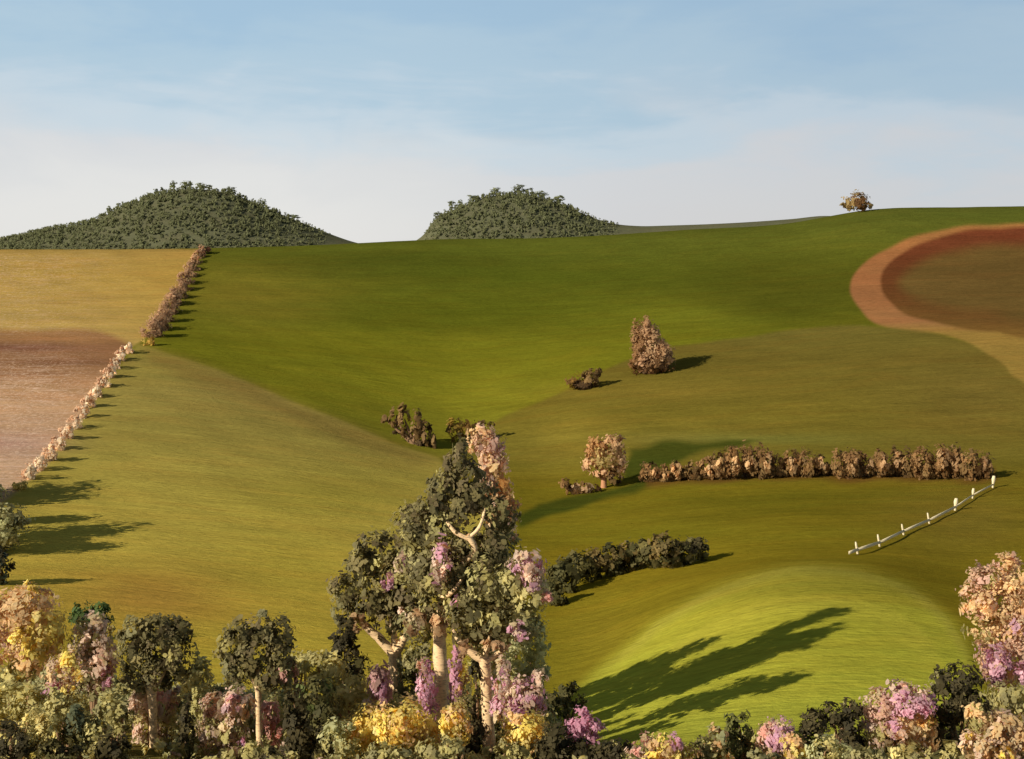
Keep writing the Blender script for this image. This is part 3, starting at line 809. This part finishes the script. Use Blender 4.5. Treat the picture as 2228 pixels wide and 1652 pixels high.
# ------------------------------------------------------------------ the three gums in the centre
plant('gum_tree', 'left of the three tall central gums, pale trunk forking wide over yellow bushes', 'tree', 862, 105,
      [('crown', 752, 1285, 40, 38, DK2), ('crown', 790, 1230, 36, 46, DK2), ('crown', 815, 1200, 44, 40, DK2), ('crown', 826, 1270, 42, 54, DK2), ('crown', 800, 1320, 46, 36, DK), ('crown', 846, 1352, 40, 34, DK), ('crown', 868, 1310, 38, 40, DK2),
       ('crown', 876, 1235, 46, 44, DK + OL), ('crown', 893, 1150, 46, 50, DK2), ('crown', 905, 1210, 40, 40, OL[:2] + DK), ('crown', 890, 1290, 40, 46, DK), ('crown', 742, 1320, 24, 30, OLD),
       ('blossom', 848, 1255, 17, 24, RO + LI, -2.2), ('blossom', 880, 1215, 16, 28, LI + PK, -2.4), ('blossom', 900, 1325, 26, 26, RU + PK, -2), ('blossom', 778, 1345, 22, 22, RU, -1.4), ('blossom', 835, 1208, 9, 14, OL, -2)],
      [[(866, 1640, 20), (864, 1560, 17), (862, 1480, 15), (858, 1415, 14)], [(858, 1425, 12), (828, 1392, 10), (796, 1362, 8), (776, 1330, 4)], [(858, 1425, 12), (878, 1392, 9), (893, 1358, 6), (900, 1310, 3)],
       [(862, 1430, 9), (850, 1340, 6), (826, 1250, 3)]], size=17, depth=1.1)
plant('gum_tree', 'middle and tallest of the three central gums, pale trunk rising into upper forked limbs', 'tree', 958, 97,
      [('crown', 1000, 985, 18, 40, DK), ('crown', 994, 1010, 24, 40, DK), ('crown', 980, 1036, 30, 40, DK2), ('crown', 1018, 1050, 40, 44, DK), ('crown', 960, 1060, 30, 36, DK2), ('crown', 1000, 1100, 42, 44, DK), ('crown', 942, 1095, 40, 44, DK2), ('crown', 1085, 1125, 40, 48, DK2), ('crown', 1040, 1080, 40, 40, DK),
       ('crown', 955, 1150, 50, 46, DK2 + OL), ('crown', 1010, 1195, 56, 42, DK + OL[:1]), ('crown', 960, 1270, 58, 50, DK2), ('crown', 1010, 1300, 54, 54, DK + OL), ('crown', 940, 1330, 38, 40, DK + OL), ('crown', 1060, 1200, 46, 46, DK2), ('crown', 985, 1240, 50, 40, DK + OL),
       ('crown', 925, 1240, 60, 66, DK2 + OLD, 1.5), ('crown', 1045, 1300, 66, 80, DK + OL, 1.5), ('crown', 905, 1160, 48, 46, DK2, 1), ('crown', 1085, 1215, 50, 60, DK2, 1), ('crown', 905, 1370, 50, 36, OLD, 1.5), ('crown', 1000, 1385, 44, 30, OLD, 1.5),
       ('blossom', 962, 1205, 22, 48, LI + PK, -2.6), ('blossom', 958, 1345, 18, 30, RU, -2), ('blossom', 905, 1340, 26, 24, RU + PK, -1.6), ('blossom', 990, 1290, 14, 16, LI, -2.8)],
      [[(962, 1650, 22), (962, 1570, 18), (960, 1470, 16), (956, 1380, 14), (966, 1300, 9), (1000, 1235, 7, -.3), (1034, 1190, 7, -1.2), (1018, 1156, 6, -1.35)], [(1022, 1165, 5, -1.35), (992, 1150, 4.5, -1.3), (974, 1128, 3, -1.1)], [(1022, 1162, 5, -1.35), (1044, 1140, 4, -1.25), (1056, 1102, 2.5, -1.1)],
       [(960, 1300, 7, -.3), (985, 1278, 5, -1.5), (1006, 1250, 3, -1.6)]], size=17, depth=1.0)
plant('gum_tree', 'right of the three tall central gums, slim pale trunk below a pink and olive crown', 'tree', 1060, 91,
      [('crown', 1060, 1275, 44, 54, DK2 + OL), ('crown', 1020, 1340, 46, 44, DK2), ('crown', 1070, 1345, 46, 46, DK + OL), ('crown', 1040, 1395, 44, 30, DK), ('crown', 1110, 1270, 36, 46, OL + OLD), ('crown', 1100, 1345, 46, 44, OLD + DK), ('crown', 1150, 1300, 46, 46, LO + OL), ('crown', 1140, 1360, 40, 32, OLD),
       ('crown', 1170, 1270, 22, 40, LO + PK), ('blossom', 1145, 1222, 42, 34, LI + PK, -.6), ('blossom', 1160, 1252, 24, 28, PK + LI, -1.2), ('blossom', 1132, 1355, 26, 22, PK + LI, -2), ('blossom', 1080, 1388, 26, 16, RU, -2), ('blossom', 1190, 1300, 14, 22, RO, -1), ('blossom', 1006, 1395, 20, 16, RU, -2)],
      [[(1066, 1665, 17), (1062, 1580, 14), (1058, 1500, 13), (1054, 1432, 13)], [(1054, 1438, 11), (1026, 1420, 9), (1002, 1398, 7), (986, 1370, 3)], [(1054, 1440, 8), (1088, 1420, 5), (1112, 1400, 3)], [(1054, 1440, 8), (1070, 1370, 5), (1090, 1290, 3)]], size=17, depth=1.0)
plant('blossom_tree', 'tall narrow peach and pink blossoming tree at the upper right of the gums', 'tree', 1062, 103,
      [('crown', 1050, 950, 32, 26, PE + PP), ('crown', 1030, 962, 20, 24, PE), ('crown', 1066, 985, 36, 40, PP + LI[:1]), ('crown', 1070, 1020, 34, 40, PP + PE), ('crown', 1084, 1060, 28, 42, PE + [A(232, 184, 120)]), ('crown', 1078, 1100, 34, 40, PE + PK), ('crown', 1112, 1112, 24, 34, [A(190, 150, 110), A(176, 136, 112)]), ('crown', 1100, 1150, 30, 36, PK), ('crown', 1055, 1050, 24, 44, PK), ('crown', 1075, 1230, 40, 60, PK + OL), ('crown', 1066, 1330, 40, 60, OL + PK), ('crown', 1060, 1430, 40, 60, OL)],  # lowest hidden clumps added to mask the bare trunk's thin shadow
      [[(1066, 1580, 16), (1066, 1400, 14), (1070, 1200, 9), (1062, 1000, 4)]], size=16, upright=.75)

# ------------------------------------------------------------------ front row of the wood, left to right
plant('golden_tree', 'golden and peach flowering tree at the left edge of the front row', 'tree', 62, 90,
      [('crown', 62, 1320, 62, 44, PE), ('crown', 66, 1286, 16, 20, YE), ('crown', 12, 1340, 60, 50, PE), ('crown', 100, 1365, 44, 44, YE), ('crown', 84, 1400, 56, 44, PE + YE), ('crown', 14, 1400, 48, 46, PP + PE), ('crown', 70, 1440, 40, 30, PE + OL), ('crown', 36, 1462, 28, 22, YE + OL),
       ('blossom', 98, 1392, 26, 20, YE, -1.5), ('blossom', 110, 1330, 24, 13, YE, -1.5), ('blossom', 66, 1375, 22, 26, YE, -2)],
      [[(58, 1650, 9), (60, 1560, 8), (62, 1460, 6), (60, 1360, 3)], [(61, 1470, 5), (96, 1400, 2)]], size=15, tcol=A(150, 120, 86))
plant('lilac_shrub', 'small mauve shrub with yellow sprigs below the golden tree', 'shrub', 140, 86,
      [('foliage', 130, 1470, 34, 40, PE + PK), ('foliage', 158, 1446, 24, 40, YE + PK), ('blossom', 126, 1500, 26, 18, LI, -.6), ('blossom', 160, 1490, 16, 12, YE, -.8)], size=14)
plant('pink_shrub', 'tall dusty pink shrub between the golden tree and a dark gum', 'shrub', 206, 91,
      [('foliage', 200, 1370, 38, 36, PK + OL), ('foliage', 178, 1400, 30, 44, PK + OL), ('foliage', 210, 1410, 40, 44, PK), ('foliage', 226, 1440, 28, 50, PK + [A(206, 172, 160)]), ('foliage', 196, 1470, 36, 40, PK + OLD), ('foliage', 216, 1500, 26, 30, OLD + PK), ('blossom', 238, 1462, 13, 26, LI + [A(214, 176, 200)], -1)], size=14)
plant('gum_tree', 'squat dark olive gum nearest the pink shrub, third tree from the left edge', 'tree', 332, 89,
      [('crown', 296, 1376, 34, 32, OLD + DK), ('crown', 340, 1364, 44, 28, DK), ('crown', 380, 1376, 34, 32, DK), ('crown', 408, 1366, 20, 10, DK), ('crown', 290, 1420, 36, 44, DK + OLD), ('crown', 345, 1415, 52, 44, DK2), ('crown', 392, 1430, 30, 52, DK2), ('crown', 300, 1470, 36, 34, OLD + DK), ('crown', 350, 1470, 46, 32, DK2), ('crown', 292, 1500, 26, 16, OLD)],
      [[(334, 1640, 8), (333, 1560, 9), (330, 1500, 10), (332, 1450, 6)], [(331, 1520, 6), (306, 1470, 3)], [(331, 1510, 6), (362, 1455, 3)]], size=15)
plant('pink_shrub', 'vase shaped dusty pink shrub around the trunk of the squat gum', 'shrub', 330, 90.5,
      [('foliage', 308, 1530, 28, 36, PK), ('foliage', 354, 1535, 28, 38, PK + RO), ('foliage', 378, 1512, 16, 16, PE + PK), ('foliage', 330, 1580, 36, 40, PK + OL), ('foliage', 328, 1622, 44, 30, PK + OL)], size=15, upright=.8)
plant('gum_tree', 'rounded dark gum with slim straight trunk between cypress and blackish bush', 'tree', 562, 89,
      [('crown', 524, 1376, 32, 32, DK), ('crown', 566, 1366, 36, 30, DK), ('crown', 606, 1384, 34, 40, DK), ('crown', 500, 1410, 30, 34, DK2), ('crown', 548, 1420, 46, 42, DK2), ('crown', 610, 1430, 34, 46, DK), ('crown', 530, 1460, 38, 30, DK2), ('crown', 586, 1470, 44, 34, OLD + DK), ('crown', 628, 1470, 26, 38, OLD + RO[:1]), ('crown', 505, 1462, 24, 40, OLD), ('crown', 574, 1338, 14, 12, OLD)],
      [[(566, 1650, 9), (564, 1580, 7), (562, 1510, 7), (560, 1450, 5)], [(562, 1500, 5), (528, 1450, 3)], [(562, 1495, 5), (596, 1450, 3)]], size=15)
plant('cypress', 'narrow blackish cypress standing between the two dark gums', 'tree', 406, 84,
      [('crown', 407, 1528, 8, 20, BK), ('crown', 406, 1562, 14, 32, BK), ('crown', 406, 1600, 17, 36, BK), ('crown', 402, 1640, 19, 40, BK + BG)], [[(404, 1690, 5), (405, 1600, 4), (407, 1530, 1.5)]], size=11, tcol=A(80, 64, 48), upright=.85)
plant('pale_shrub', 'pale lilac grey flowering shrub left of the rounded gum trunk', 'shrub', 490, 85,
      [('foliage', 470, 1535, 34, 30, PK + [A(204, 176, 168)]), ('foliage', 516, 1530, 30, 32, PK + [A(206, 178, 176)]), ('foliage', 540, 1545, 18, 30, PE + PK), ('foliage', 462, 1590, 34, 36, PK + OL), ('foliage', 508, 1590, 32, 36, PK + OL), ('foliage', 486, 1640, 40, 30, OL + PK), ('blossom', 516, 1522, 20, 18, [A(210, 180, 190)], -1), ('blossom', 530, 1606, 9, 18, LI + [A(206, 170, 210)], -1)], size=15, upright=.75)
plant('rose_shrub', 'small rose pink shrub tucked right of the rounded gum trunk', 'shrub', 588, 86,
      [('foliage', 588, 1560, 19, 38, RO), ('foliage', 596, 1590, 15, 26, RO), ('foliage', 580, 1625, 30, 26, OL + RO)], size=13, upright=.8)
plant('dark_bush', 'large blackish green bush between the rounded gum and the yellow bushes', 'bush', 672, 83,
      [('foliage', 690, 1508, 34, 34, BG + [A(70, 76, 46)]), ('foliage', 640, 1532, 28, 30, BK), ('foliage', 706, 1548, 32, 36, BG), ('foliage', 660, 1585, 46, 46, BK), ('foliage', 700, 1600, 36, 36, BK + BG), ('foliage', 650, 1640, 44, 34, BK), ('foliage', 692, 1648, 36, 30, BK)], size=15)
plant('dark_bush', 'upright blackish bush at the left foot of the central gum crowns', 'bush', 756, 101,
      [('foliage', 752, 1372, 24, 32, BK), ('foliage', 754, 1420, 34, 40, BK), ('foliage', 776, 1450, 30, 30, BG + BK), ('foliage', 748, 1462, 24, 24, BG)], size=15)
plant('olive_shrub', 'pale olive shrub filling the gap left of the left central gum trunk', 'shrub', 770, 95,
      [('foliage', 760, 1500, 46, 34, LO + OL), ('foliage', 800, 1520, 36, 36, OL), ('foliage', 730, 1540, 34, 40, OL + OLD), ('foliage', 690, 1450, 40, 34, OL), ('foliage', 724, 1470, 34, 40, OL + LO)], size=15)
plant('dark_bush', 'dark bush in the shade between the left and middle gum trunks', 'bush', 902, 104,
      [('foliage', 900, 1440, 34, 44, BG + OLD), ('foliage', 894, 1500, 30, 40, BG), ('foliage', 926, 1420, 24, 30, OLD), ('foliage', 908, 1550, 30, 36, BG)], size=15)
plant('lilac_shrub', 'mauve flowering shrub just left of the left central gum trunk', 'shrub', 826, 93,
      [('foliage', 826, 1490, 28, 46, [A(168, 132, 140), A(150, 122, 120)]), ('foliage', 820, 1540, 26, 30, PK), ('blossom', 832, 1490, 16, 34, LI, -.8)], size=14, upright=.8)
plant('lilac_shrub', 'bright violet pink shrub between the left and middle gum trunks', 'shrub', 928, 92,
      [('foliage', 928, 1500, 20, 56, LI), ('foliage', 932, 1540, 22, 36, LI + [A(212, 160, 196)]), ('foliage', 920, 1470, 16, 36, PP + LI), ('foliage', 934, 1570, 18, 24, PK)], size=14, upright=.85)
plant('lilac_shrub', 'violet shrub with a yellow side just right of the middle gum trunk', 'shrub', 994, 93,
      [('foliage', 988, 1440, 18, 30, LI), ('foliage', 992, 1490, 18, 44, LI), ('foliage', 1012, 1480, 16, 42, PE + YE), ('foliage', 1006, 1530, 20, 30, PK + OL)], size=14, upright=.85)
plant('dark_bush', 'narrow blackish bush left of the right central gum trunk', 'bush', 1030, 91,
      [('foliage', 1034, 1470, 14, 40, BK), ('foliage', 1028, 1530, 24, 40, BK + BG), ('foliage', 1030, 1590, 30, 40, BK), ('foliage', 1010, 1632, 40, 30, BK)], size=14, upright=.7)
plant('lilac_shrub', 'broad lilac and pink shrub right of the right central gum trunk', 'shrub', 1130, 89,
      [('foliage', 1092, 1490, 18, 60, LI + PK), ('foliage', 1140, 1510, 46, 40, PK + LI), ('foliage', 1110, 1545, 40, 36, LI + PK), ('foliage', 1160, 1530, 30, 40, PK), ('foliage', 1174, 1478, 18, 24, PK), ('blossom', 1148, 1505, 20, 16, [A(216, 176, 200)], -1), ('blossom', 1120, 1550, 26, 22, LI, -1.2)], size=15, upright=.7)
plant('raised_sage_shrub', 'pale sage green shrub, raised for its shadow, behind the right gum, above the broad lilac shrub', 'tree', 1140, 108,
      [('foliage', 1120, 1350, 44, 40, SG + OL), ('foliage', 1150, 1372, 40, 44, SG), ('foliage', 1120, 1420, 34, 30, SG), ('foliage', 1162, 1412, 28, 30, SG), ('foliage', 1140, 1450, 44, 30, SG + OL), ('foliage', 1180, 1450, 16, 40, SG + LO), ('foliage', 1100, 1462, 24, 24, OL), ('foliage', 1140, 1490, 44, 40, OL)], size=15, depth=1.6)  # shrub made taller and set back to throw a shadow on the knoll
for k, (cx, cy, rx, ry, lab) in enumerate([(800, 1590, 50, 44, 'bright yellow wattle bush, leftmost of the yellow ones under the gums'), (872, 1572, 46, 46, 'tall bright yellow wattle bush at the left gum trunk foot'), (922, 1600, 40, 44, 'yellow wattle bush between the left and middle gum trunk feet'), (990, 1570, 30, 36, 'small yellow wattle bush right of the middle gum trunk foot'), (1142, 1594, 46, 36, 'yellow bush below the broad lilac shrub')]):
    plant('wattle_bush', lab, 'bush', cx, 84 - (k % 2) * 2, [('foliage', cx, cy - 4, rx * 1.15, ry * 1.1, YE + PE[:1]), ('foliage', cx - rx * .55, cy + 22, rx * .6, ry * .7, YE + LO), ('foliage', cx + rx * .5, cy + 20, rx * .6, ry * .7, YE + PE), ('blossom', cx + 4, cy - ry * .3, rx * .7, ry * .6, YE[:2] + [A(252, 222, 130)], -1.0), ('foliage', cx, cy + ry * .9, rx * .9, ry * .5, OL + YE[2:])],
          group='yellow wattle bushes under the gums', size=15)
plant('pink_shrub', 'bright lilac pink bush alone on black undergrowth right of the gums', 'shrub', 1270, 86,
      [('foliage', 1264, 1566, 26, 28, [A(206, 158, 186), A(194, 146, 176)]), ('foliage', 1254, 1590, 26, 28, [A(200, 152, 182), A(188, 142, 170)]), ('foliage', 1290, 1588, 26, 28, [A(204, 156, 184), A(212, 166, 192)]), ('foliage', 1292, 1614, 18, 14, [A(196, 150, 176)]), ('foliage', 1244, 1604, 16, 20, [A(196, 148, 176)])], size=14, upright=.7)
plant('dark_bush', 'black green bush under the bright lilac pink bush', 'bush', 1240, 81,
      [('foliage', 1210, 1612, 40, 36, BK), ('foliage', 1180, 1640, 40, 30, BK), ('foliage', 1250, 1640, 46, 30, BK), ('foliage', 1310, 1645, 40, 26, BK), ('foliage', 1350, 1642, 36, 28, BK)], size=15)
plant('dark_bush', 'rounded dark green bush at the near edge of the gum shadow', 'bush', 1236, 103,
      [('foliage', 1236, 1510, 28, 26, BG), ('foliage', 1256, 1520, 20, 22, BG)], size=14)
plant('dark_bush', 'low dark green bush beside the lilac shrub, left of the gum shadow', 'bush', 1198, 101,
      [('foliage', 1196, 1526, 26, 24, BG), ('foliage', 1206, 1546, 34, 24, BG)], size=14)
plant('rose_shrub', 'dusty rose bush right of the black undergrowth on the front edge', 'shrub', 1404, 80,
      [('foliage', 1402, 1628, 26, 26, RO + PK), ('foliage', 1384, 1650, 30, 20, PK)], size=14)
plant('yellow_bush', 'pale yellow bush with one lilac tuft at the bottom of the gum shadow', 'bush', 1456, 79,
      [('foliage', 1448, 1624, 32, 32, YE + PE), ('foliage', 1486, 1640, 34, 24, YE + PE), ('foliage', 1440, 1655, 40, 20, YE), ('blossom', 1466, 1600, 14, 20, LI, -.8), ('blossom', 1500, 1650, 16, 12, RU, -.8)], size=14)
plant('pale_shrub', 'small peach and olive shrub between two yellow bushes on the front edge', 'shrub', 1548, 80,
      [('foliage', 1556, 1606, 24, 28, PE + SG), ('foliage', 1526, 1622, 28, 26, OLD + BG), ('foliage', 1560, 1640, 30, 24, PE + OL)], size=14)
plant('dark_bush', 'upright mossy green bush right of the gum shadow on the front edge', 'bush', 1608, 82,
      [('foliage', 1608, 1580, 28, 30, [A(78, 78, 46), A(66, 68, 42)]), ('foliage', 1596, 1620, 34, 36, BG + [A(78, 78, 48)]), ('foliage', 1622, 1640, 30, 30, BG)], size=14)
plant('lilac_shrub', 'small round lilac bush in the middle of the right front edge', 'shrub', 1686, 82,
      [('foliage', 1670, 1600, 24, 36, RO + PK), ('foliage', 1700, 1586, 28, 28, PK + LI), ('foliage', 1684, 1630, 32, 28, PK + PE), ('blossom', 1688, 1592, 26, 28, LI + [A(204, 164, 196)], -1)], size=13)
plant('yellow_bush', 'pale yellow bush right of the small round lilac bush', 'bush', 1730, 79,
      [('foliage', 1730, 1630, 30, 30, YE + PE), ('foliage', 1750, 1648, 30, 22, YE + SG)], size=14)
plant('sage_shrub', 'grey sage shrub at the bottom edge under the black bush', 'shrub', 1800, 78,
      [('foliage', 1796, 1634, 40, 30, LO + SG), ('foliage', 1830, 1646, 30, 24, SG)], size=14)
plant('dark_bush', 'black leaning bush below the bright knoll on the right front edge', 'bush', 1815, 83,
      [('foliage', 1772, 1568, 34, 24, BK), ('foliage', 1812, 1562, 36, 28, BK), ('foliage', 1852, 1544, 26, 20, BK), ('foliage', 1850, 1532, 14, 14, BK + OLD), ('foliage', 1850, 1580, 32, 34, BK), ('foliage', 1770, 1590, 30, 24, BK), ('foliage', 1862, 1616, 26, 30, BK)], size=14)
plant('lilac_shrub', 'large mauve and peach shrub between two black bushes at right', 'shrub', 1960, 84,
      [('foliage', 1912, 1540, 40, 36, PK + PP), ('foliage', 1960, 1520, 46, 34, PK + LI), ('foliage', 2004, 1520, 30, 30, LI + PK), ('foliage', 1910, 1590, 40, 36, PK + OL), ('foliage', 1960, 1580, 46, 42, PK + PE), ('foliage', 2006, 1580, 32, 46, PE + [A(232, 188, 120)]), ('foliage', 1950, 1636, 50, 30, OL + PK), ('foliage', 2004, 1630, 34, 30, PE + PK),
       ('blossom', 1976, 1524, 44, 28, LI, -1.4), ('blossom', 1930, 1566, 24, 22, LI + PK, -1.6)], size=15)
plant('dark_bush', 'tall black bush under the peach tree at the right edge', 'bush', 2080, 85,
      [('foliage', 2090, 1480, 44, 36, BK), ('foliage', 2044, 1484, 22, 26, BK + OLD), ('foliage', 2068, 1530, 44, 46, BK), ('foliage', 2112, 1536, 46, 36, BK), ('foliage', 2052, 1590, 28, 46, BK), ('foliage', 2056, 1640, 36, 36, BK), ('foliage', 2150, 1560, 34, 28, BK + OLD)], size=15)
plant('peach_tree', 'large peach and pink blossoming tree at the right edge', 'tree', 2178, 88,
      [('crown', 2190, 1232, 26, 28, PE + PP), ('crown', 2150, 1264, 42, 34, PP + OL[:1]), ('crown', 2214, 1260, 40, 40, PE), ('crown', 2130, 1310, 40, 40, PE + PP), ('crown', 2180, 1310, 54, 46, PE), ('crown', 2230, 1330, 50, 60, PE + PP), ('crown', 2140, 1370, 36, 34, PE + OL), ('crown', 2190, 1380, 46, 40, PP + PE), ('crown', 2164, 1430, 40, 40, PP + LI), ('crown', 2220, 1420, 40, 46, PP), ('crown', 2180, 1470, 40, 26, PE + PK),
       ('blossom', 2146, 1424, 24, 40, LI, -1.8), ('blossom', 2216, 1450, 26, 24, LI, -1.8), ('blossom', 2195, 1345, 20, 22, PK + LI, -2.4), ('blossom', 2118, 1392, 11, 12, RU, -1.4)],
      [[(2180, 1660, 11), (2180, 1560, 10), (2182, 1470, 8), (2184, 1340, 4)], [(2182, 1470, 6), (2140, 1380, 3)], [(2182, 1460, 6), (2222, 1370, 3)]], size=15, tcol=A(140, 104, 80))
plant('peach_shrub', 'peach brown shrub with a yellow tip in the bottom right corner', 'shrub', 2150, 79,
      [('foliage', 2130, 1560, 34, 34, PE[:2] + OL), ('foliage', 2170, 1590, 46, 40, PK + PE), ('foliage', 2214, 1600, 36, 40, PK + PE), ('foliage', 2130, 1620, 40, 36, PE + PK), ('foliage', 2190, 1640, 50, 30, PE + PK), ('blossom', 2102, 1592, 10, 10, YE, -.6), ('blossom', 2180, 1626, 16, 20, PE + YE, -1)], size=15)
plant('olive_shrub', 'dull olive shrub at the right edge between peach tree and corner shrub', 'shrub', 2204, 83,
      [('foliage', 2190, 1512, 40, 30, OLD + OL), ('foliage', 2224, 1530, 34, 34, OL), ('foliage', 2204, 1550, 30, 22, OL + YE[3:])], size=15)

# olive shrubs and dark pockets along the bottom left
for cx, cy, rx, ry, cc, Y, nm, lab, cat in [
    (40, 1530, 60, 44, OL + LO, 82, 'olive_shrub', 'grey olive shrub below the golden tree at the left edge', 'shrub'),
    (140, 1545, 50, 44, OL + LO, 83, 'olive_shrub', 'olive shrub under the small mauve shrub', 'shrub'),
    (88, 1590, 40, 50, LO + YE[3:], 78, 'olive_shrub', 'pale olive shrub with a yellow tip between two blackish bushes, bottom left', 'shrub'),
    (36, 1620, 40, 46, BK, 77, 'dark_bush', 'blackish bush in the bottom left corner', 'bush'),
    (176, 1580, 36, 46, BG + [A(66, 70, 56)], 79, 'dark_bush', 'slate green bush right of the pale olive shrub, bottom left', 'bush'),
    (130, 1640, 50, 26, BK + BG, 75, 'dark_bush', 'low blackish bush on the bottom edge under the pale olive shrub', 'bush'),
    (250, 1555, 40, 44, OL + OLD, 84, 'olive_shrub', 'olive shrub under the tall dusty pink shrub', 'shrub'),
    (214, 1610, 26, 50, LO + OL, 79, 'olive_shrub', 'yellowish olive shrub left of the small black bush, bottom left', 'shrub'),
    (246, 1630, 40, 34, BK, 76, 'dark_bush', 'small round black bush on the bottom edge left of the vase shaped shrub', 'bush'),
    (378, 1590, 22, 50, OL + LO, 91, 'olive_shrub', 'olive shrub pressed against the left side of the cypress', 'shrub'),
    (430, 1470, 30, 46, LO + OL, 95, 'olive_shrub', 'pale olive shrub in the gap between the two dark gums', 'shrub'),
    (440, 1540, 24, 50, OL, 90, 'olive_shrub', 'olive shrub right of the cypress tip', 'shrub'),
    (560, 1640, 40, 26, OL, 80, 'olive_shrub', 'olive shrub on the bottom edge under the rounded gum', 'shrub'),
    (600, 1652, 30, 22, BK, 77, 'dark_bush', 'tiny black bush on the bottom edge right of the rounded gum trunk', 'bush'),
    (740, 1610, 40, 46, SG + OL, 81, 'sage_shrub', 'grey green shrub left of the yellow wattle bushes', 'shrub'),
    (960, 1636, 50, 30, OL + OLD, 79, 'olive_shrub', 'olive shrub on the bottom edge below the middle gum', 'shrub'),
    (850, 1645, 50, 26, OLD + OL, 78, 'olive_shrub', 'olive shrub on the bottom edge below the left gum', 'shrub'),
    (1110, 1640, 36, 30, OL + BG, 80, 'olive_shrub', 'mossy shrub on the bottom edge below the right gum', 'shrub'),
    (650, 1440, 34, 30, OL, 97, 'olive_shrub', 'olive shrub behind the right shoulder of the rounded gum', 'shrub'),
    (1890, 1648, 40, 24, OLD, 76, 'olive_shrub', 'dull olive shrub on the bottom edge below the large mauve shrub', 'shrub'),
    (1660, 1655, 36, 20, OLD, 76, 'olive_shrub', 'dull olive shrub on the bottom edge below the small round lilac bush', 'shrub')]:
    q = [('foliage', cx - rx * .35, cy, rx * .75, ry, cc), ('foliage', cx + rx * .4, cy + ry * .15, rx * .7, ry * .85, cc)]
    if 'yellow tip' in lab:
        q.append(('blossom', 88, 1632, 18, 14, [A(228, 210, 120)], -1.2))
    plant(nm, lab, cat, cx, Y, q, size=14, seed=int(cx * 3 + cy))

# undergrowth nobody could count: low olive sprays carpeting the foot of the wood
sp = Spray(77)
rg = sp.r
for k in range(520):
    Yk = rg.uniform(72, 99)
    pxk = rg.uniform(-150, 2380)
    if Yk > 88 and 1230 < pxk < 2120:
        continue
    if 84 < Yk < 93 and (290 < pxk < 375 or 530 < pxk < 600):
        continue
    o = gpt(pxk, Yk)
    h = rg.uniform(.5, 1.1)
    cc = [OL, OLD, LO, BG, OL][int(rg.integers(0, 5))] if pxk > 760 else [OL, LO, SG, PK, LO][int(rg.integers(0, 5))]
    sp.clump((o.x, o.y, o.z + h * .4), (rg.uniform(.7, 1.4), .8, h), cc, (.5, .24), 2.2, .7)
for k in range(230):
    pxk = rg.uniform(-60, 1190)
    Yk = rg.uniform(96, 104)
    o = gpt(pxk, Yk)
    h = rg.uniform(1.2, 2.9)
    cc = [OL, LO, OLD, SG, OL][int(rg.integers(0, 5))]
    sp.clump((o.x, o.y, o.z + h * .45), (rg.uniform(.8, 1.5), 1.0, h * .6), cc, (.42, .22), 3.0, .6)
tag(link('undergrowth', sp.mesh('undergrowth')), 'olive green undergrowth carpeting the foot of the wood', 'undergrowth', kind='stuff')
